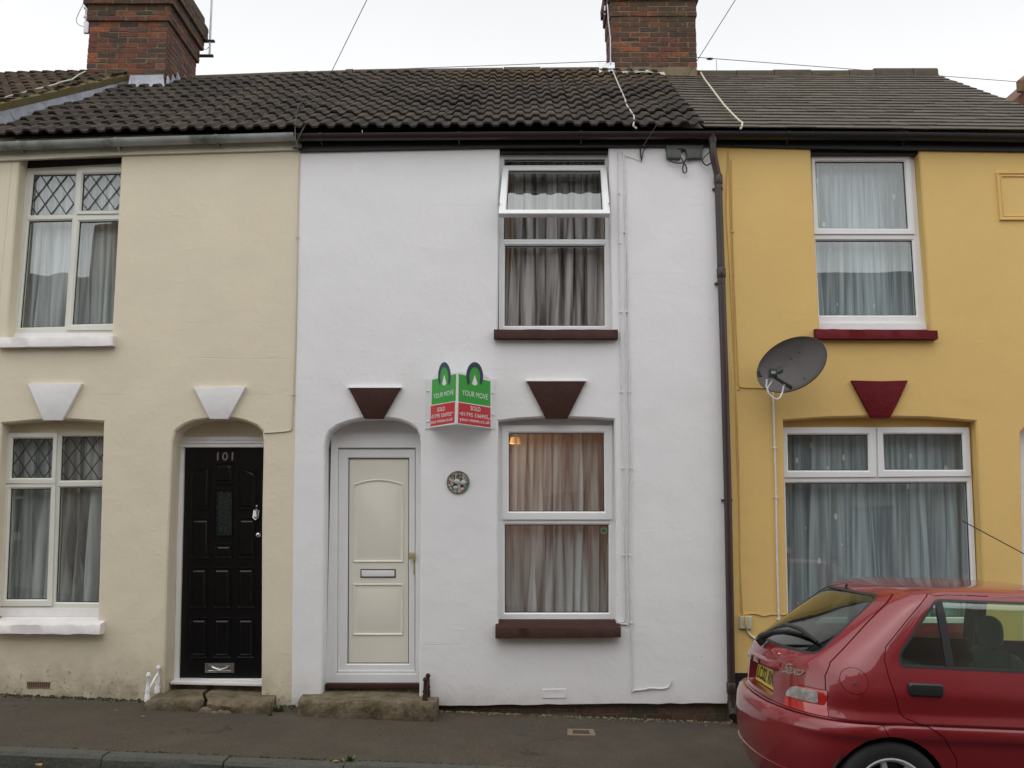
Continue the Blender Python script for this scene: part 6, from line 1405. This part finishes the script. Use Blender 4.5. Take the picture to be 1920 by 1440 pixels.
for s_ in (-1, 1):
    ya, yb = (-1.2, -.2) if s_ < 0 else (.2, 1.2)
    dr = skin_part('rear_door', carve(shell_me(), [(I_, prism_xz(inset(RDP, g_), ya, yb)), (D, prism_xz(GRP, -1.3, 1.3)), (D, arch1)]), m_paint, car)
    df = skin_part('front_door', carve(shell_me(), [(I_, prism_xz(inset(FDP, g_), ya, yb)), (D, prism_xz(GFP, -1.3, 1.3))]), m_paint, car)
    for dd, gp in ((dr, GRP), (df, GFP)):
        skin_part('window', carve(offset_shell(-.004, -.007), [(I_, prism_xz(inset(gp, -.008), ya, yb))]), m_carglass, dd)
        skin_part('window_seal', carve(offset_shell(.0015, -.012), [(I_, prism_xz(inset(gp, -.004), ya, yb)), (D, prism_xz(inset(gp, .009), -1.3, 1.3))]), m_trim, dd)
    # quarter light bar and handles
    T_, B_ = (CL(1757, 1113, -.615)[0], ztop), CL(1783, 1251, -.735); b = MB(); yt, yb2 = tab(TW, T_[1]) * s_, tab(TW, B_[1]) * s_
    b.loops([[(T_[0] - .018, yt, T_[1]), (T_[0] + .020, yt, T_[1]), (T_[0] + .020, yt * .97, T_[1]), (T_[0] - .018, yt * .97, T_[1])]] + [[(T_[0] * (1 - t) + B_[0] * t + dx, tab(TW, T_[1] * (1 - t) + B_[1] * t) * s_ + s_ * .002 - q * s_, T_[1] * (1 - t) + B_[1] * t) for dx, q in ((-.020, 0), (.022, 0), (.022, .02), (-.020, .02))] for t in (.2, .4, .6, .8, 1)])
    b.build('quarter_light_bar', m_trim, dr, local=True)
    for dd, hx in ((dr, CL(1736, 1297, -.77)[0]), (df, 2.05 - .1)):
        hz = .835; b = MB(); yy = tab(TW, hz)
        b.loops([[(hx + dx * .092 * k1, s_ * (yy + off), hz + dz * k2) for dx, dz in ((-1, .026), (-.9, .034), (.9, .034), (1, .026), (1, -.012), (.88, -.032), (-.88, -.032), (-1, -.012))] for off, k1, k2 in ((-.02, 1.0, 1.0), (.012, 1.0, 1.0), (.020, .93, .80))])
        b.build('handle', m_trim, dd, local=True, bevel=.002)
        b = MB(); b.loops([[(hx + dx * .082, s_ * (yy + off), hz + dz) for dx, dz in ((-1, -.034), (1, -.034), (.94, -.048), (-.94, -.048))] for off in (-.01, .006)]); b.build('handle_recess', m_paint, dd, local=True, bevel=.002)
    # waist moulding below the glass
    LM = LMP if s_ < 0 else mir(LMP); yr = (-1.3, -.3) if s_ < 0 else (.3, 1.3)
    tl = skin_part('tail_light', carve(offset_shell(.003, -.014), [(I_, prism_yz(inset(LM, .003), -.5, .309))]), m_redlens, car, label='red and clear wrap around tail light')
    CLP = rounded([(-.3, .722), (.272, .722), (.272, .784), (-.3, .80)], .012)
    skin_part('indicator_lens', carve(offset_shell(.0055, -.0), [(I_, prism_yz(inset(LM, .006), -.5, .285)), (I_, prism_xz(CLP, *yr))]), m_clearlens, tl)
    HL = HLP if s_ < 0 else mir(HLP)
    skin_part('headlight', carve(offset_shell(.002, -.012), [(I_, prism_yz(inset(HL, .003), 3.335, 4.2))]), m_clearlens, car)
# tailgate with its glass, recess, plate, wiper and badge
def rs(y, z, lift=.0):
    w, xr, a = tab(TW, z), tab(TR, z), tab(TA, z); x = xr + a * (1 - max(0, 1 - (abs(y) / w) ** 2.3) ** (1 / 2.3))
    loc, n_, i_, d_ = OBVH.find_nearest(Vector((x, y, z))); return Vector((x, y, z)) + n_ * lift
REC = rounded([(-.275, .690), (.275, .690), (.26, .832), (-.26, .832)], .02)
tg = skin_part('tailgate', carve(shell_me(), [(I_, prism_xz(inset(TGP, g_), -1.2, 1.2)), (D, prism_yz(RGP, -.5, 1.1)), (D, prism_yz(LMP, -.5, .312)), (D, prism_yz(mir(LMP), -.5, .312)), (D, prism_yz(REC, -.5, .6))]), m_paint, car)
skin_part('rear_window', carve(offset_shell(-.002, -.005), [(I_, prism_yz(inset(RGP, -.008), -.5, 1.1))]), m_carglass_k, tg)
skin_part('rear_window_seal', carve(offset_shell(.001, -.012), [(I_, prism_yz(inset(RGP, -.004), -.5, 1.1)), (D, prism_yz(inset(RGP, .008), -.6, 1.2))]), m_trim, tg)
skin_part('windscreen', carve(offset_shell(-.002, -.005), [(I_, prism_yz(inset(WSP, -.008), 1.7, 3.0))]), m_carglass, bd)
b = MB(); b.loops([[rs(y * 1.003, z, -.002) for y, z in REC], [(.205, y * .93, .70 + (z - .69) * .9) for y, z in REC]], False, True); b.build('plate_recess', m_paint, tg, local=True, smooth=True)
pz0, pz1, px0_, px1_ = .700, .812, .168, .186
b = MB(); q0 = [(px0_, .24, pz0), (px0_, -.24, pz0), (px1_, -.24, pz1), (px1_, .24, pz1)]; b.loops([q0, [(x + .004, y, z) for x, y, z in q0]]); plate = b.build('number_plate', M("yellow_plate", (.62, .50, .05), .35), tg, local=True)
b = MB(); pn = Vector((-1, 0, .15)).normalized(); text_quad(b, "LC02 RNA", [(px1_ - .002, .215, pz1 - .018), (px1_ - .002, -.215, pz1 - .018), (px0_, -.215, pz0 + .018), (px0_, .215, pz0 + .018)], pn, .002, offset=.01); b.build('lettering', m_seal, plate, local=True)
b = MB()                                      # moulded lip above the plate
b.loops([[(tab(TR, .86) + .45 * (1 - (1 - (abs(y) / .755) ** 2.3) ** (1 / 2.3)) - o_ * k_, y, z) for o_, z in ((-.004, .885), (.016, .872), (.022, .850), (.014, .834), (-.01, .832))] for y, k_ in ((-.33, .1), (-.28, 1), (-.15, 1), (0, 1), (.15, 1), (.28, 1), (.33, .1))]); b.build('plate_lip', m_paint, tg, local=True, smooth=True)
for yy in (-.06, .10): b = MB(); b.box(tab(TR, .86) - .024, tab(TR, .86) - .01, yy - .012, yy + .012, .838, .866); b.build('plate_light', m_trim, tg, local=True, bevel=.002)
# wiper
b = MB(); b.tube([rs(.02, .950, .01), rs(.02, .950, .055)], [.036, .028], 10); b.tube([rs(.02, .955, .045), rs(-.12, .985, .06), rs(-.26, 1.01, .058), rs(-.36, 1.02, .045)], [.022, .018, .013, .008], 8); wpr = b.build('wiper_arm', m_trim, tg, local=True, smooth=True)
b = MB(); b.tube([rs(.12, 1.02, .016), rs(-.05, 1.045, .034), rs(-.25, 1.045, .034), rs(-.47, 1.015, .016)], [.008, .015, .015, .008], 6); b.build('wiper_blade', m_trim, wpr, local=True, smooth=True)
# badge in slanted script
b = MB(); TLb, TRb, BRb, BLb = rs(-.375, .895, 0), rs(-.545, .893, 0), rs(-.53, .845, 0), rs(-.355, .835, 0); text_quad(b, "Saxo", [TLb, TRb, BRb, BLb], (OBVH.find_nearest(TLb)[1] + OBVH.find_nearest(TRb)[1]).normalized(), .006, .004, shear=.35, space=.85, offset=.012); b.build('badge', m_chrome, tg, local=True)
b = MB(); b.tube([rs(0, 1.30, 0), rs(0, 1.31, .02)], .008, 8); b.build('washer_jet', m_trim, tg, local=True)
ff = skin_part('fuel_flap', carve(offset_shell(.0005, -.014), [(I_, cyl(FCC, .0645, -1.2, -.3))]), m_paint, bd)
b = MB(); yy = -tab(TW, FCC[1]); b.tube([(FCC[0] - .004, yy + .004, FCC[1] - .008), (FCC[0] - .004, yy - .003, FCC[1] - .008)], .008, 12); b.build('lock', m_chrome, ff, local=True)
rb = skin_part('rear_bumper', carve(offset_shell(.004, -.014), [(I_, prism_xz(inset(BMP, g_), -1.2, 1.2)), (D, arch1)]), m_paint, car)
b = MB(); L = []
for k in range(25):
    y = -.60 + 1.20 * k / 24; L.append([rs(y, .34, .001), rs(y, .345, .009), rs(y, .352, .009), rs(y, .356, .001)])
b.loops(L, False, False); b.build('bumper_crease', m_paint, rb, local=True, smooth=True)
skin_part('front_bumper', carve(offset_shell(.004, -.014), [(I_, prism_xz(inset(FBP, g_), -1.2, 1.2)), (D, arch2)]), m_paint, car)
# wheels
def wheel(x, s_):
    w = bpy.data.objects.new('wheel', None); w.empty_display_size = .1; COL.objects.link(w); w.parent = car; w.location = (x, s_ * .695, WZ)
    b = MB(); pr = [(.185, -.075), (.20, -.085), (.25, -.088), (.274, -.078), (.283, -.055), (.285, 0), (.283, .055), (.274, .078), (.25, .088), (.20, .085), (.185, .075)]
    b.loops([[(r_ * math.cos(a), yy, r_ * math.sin(a)) for a in [2 * math.pi * k / 40 for k in range(40)]] for r_, yy in pr + [pr[0]]], False, False); b.build('tyre', m_tyre, w, local=True, smooth=True, ang=60)
    b = MB(); f = s_ * .070
    b.loops([[(r_ * math.cos(a), yy * s_, r_ * math.sin(a)) for a in [2 * math.pi * k / 40 for k in range(40)]] for r_, yy in ((.170, -.07), (.183, -.075), (.196, .080), (.200, .088), (.192, .090), (.178, .072), (.172, .03), (.170, -.07))], False, False)
    for k in range(8):
        a0 = 2 * math.pi * k / 8 + .2; c_, sn = math.cos(a0), math.sin(a0); t = Vector((-sn, 0, c_)); r_ = Vector((c_, 0, sn))
        b.hexa([r_ * .04 + t * .022 + Vector((0, s_ * .03, 0)), r_ * .04 - t * .022 + Vector((0, s_ * .03, 0)), r_ * .178 - t * .015 + Vector((0, s_ * .05, 0)), r_ * .178 + t * .015 + Vector((0, s_ * .05, 0))],
               [r_ * .04 + t * .018 + Vector((0, s_ * .055, 0)), r_ * .04 - t * .018 + Vector((0, s_ * .055, 0)), r_ * .178 - t * .012 + Vector((0, s_ * .072, 0)), r_ * .178 + t * .012 + Vector((0, s_ * .072, 0))])
    b.tube([(0, s_ * .03, 0), (0, s_ * .060, 0), (0, s_ * .064, 0)], [.058, .055, .04], 20); b.build('rim', m_alloy, w, local=True, smooth=True, ang=35)
    b = MB(); b.tube([(0, s_ * -.05, 0), (0, s_ * .02, 0)], .165, 20); b.build('brake_drum', m_trim, w, local=True)
for x in (WX1, WX2):
    for s_ in (-1, 1): wheel(x, s_)
# arch liners, floor pan, cabin
for x in (WX1, WX2):
    for ya, yb in ((-.77, -.45), (.45, .77)):
        b = MB(); b.loops([[(x + .325 * math.cos(a), yy, WZ + .325 * math.sin(a)) for a in [math.pi * (k / 16 * 1.16 - .08) for k in range(17)]] for yy in (ya, yb)], False, False, closed=False); yc = ya if abs(ya) < abs(yb) else yb
        b.poly([(x + .325 * math.cos(a), yc, WZ + .325 * math.sin(a)) for a in [math.pi * (k / 16 * 1.16 - .08) for k in range(17)]]); b.build('wheel_arch_liner', m_plastic_k, bd, local=True, recalc=False)
b = MB(); b.box(.30, 3.45, -.44, .44, .17, .23); b.box(.98, 2.62, -.70, .70, .18, .24); b.build('floor_pan', m_plastic_k, bd, local=True)
b = MB(); b.box(.28, 1.0, -.60, .60, .60, .90); b.build('parcel_shelf', m_cloth, car, local=True, bevel=.01)
def seat(x, y, wd_, back, hr):
    b = MB(); b.box(x - .05, x + .50, y - wd_ / 2, y + wd_ / 2, .28, .45); L = [(x - .02, .42), (x - .14, .70), (x - .20, back - .03), (x - .17, back), (x - .10, back - .02), (x + .02, .72), (x + .12, .44)]
    b.loops([[(px_, y + yy * wd_ / 2, pz_ - (.02 if abs(yy) > .9 else 0)) for px_, pz_ in L] for yy in (-1, -.85, .85, 1)]); s_ = b.build('seat', m_cloth, car, local=True, bevel=.02)
    for hy in hr:
        b = MB(); c = Vector((x - .17, y + hy, back + .105)); 
        L = []
        for k in range(7):
            t = -1 + 2 * k / 6; e = (1 - abs(t) ** 2.6) ** (1 / 2.6) if abs(t) < 1 else .05
            L.append([c + Vector((.055 * math.cos(a) * max(e, .3), t * .125, .105 * math.copysign(abs(math.sin(a)) ** .7, math.sin(a)) * max(e, .45))) for a in [2 * math.pi * q / 14 for q in range(14)]])
        b.loops(L); b.build('headrest', m_cloth, s_, local=True, smooth=True, ang=70)
        for dy in (-.05, .05): b = MB(); b.tube([c + Vector((0, dy, -.16)), c + Vector((0, dy, -.05))], .006, 6); b.build('headrest_post', m_chrome, s_, local=True)
seat(1.90, -.36, .50, .93, [0]); seat(1.90, .36, .50, .93, [0]); seat(1.12, 0, 1.22, .86, [])
b = MB(); b.box(2.42, 2.95, -.62, .62, .58, .88); b.build('dashboard', m_trim, car, local=True, bevel=.03)
b = MB(); c = Vector((2.34, -.36, .90)); ax1, ax2 = Vector((0, 1, 0)), Vector((.35, 0, .94)).normalized(); b.tube([c + ax1 * .18 * math.cos(a) + ax2 * .18 * math.sin(a) for a in [2 * math.pi * k / 24 for k in range(25)]], .013, 6); b.tube([c - ax1 * .18, c + ax1 * .18], .012, 6); b.tube([c, c + Vector((.25, 0, -.12))], .02, 6); b.build('steering_wheel', m_trim, car, local=True, smooth=True)
for s_ in (-1, 1):
    b = MB(); b.box(2.50, 2.62, s_ * .75 - .0, s_ * .90, .90, 1.03); b.build('door_mirror', m_trim, car, local=True, bevel=.03)
t0_, t1_ = CL(1805, 977, 0), CL(1920, 1038, 0); kk_ = (1.375 - t0_[1]) / (t1_[1] - t0_[1]); xb_ = t0_[0] + (t1_[0] - t0_[0]) * kk_; xb0_ = xb_
b = MB(); b.loops([[(xx, yy, zz) for xx, zz in ((xb0_ - .03, 1.34), (xb0_ + .04, 1.34), (xb0_ + .02, 1.385), (xb0_ - .02, 1.385))] for yy in (-.01, .01)]); b.tube([(t0_[0], 0, t0_[1]), (xb_, 0, 1.372)], .0035, 5); b.build('roof_aerial', m_trim, car, local=True)
b = MB()                                       # grille bar
b.loops([[(3.655 + dx, y, z) for dx, z in ((.0, .66), (.02, .67), (.012, .70), (-.03, .705))] for y in (-.36, .36)]); b.build('grille', m_trim, bd, local=True)
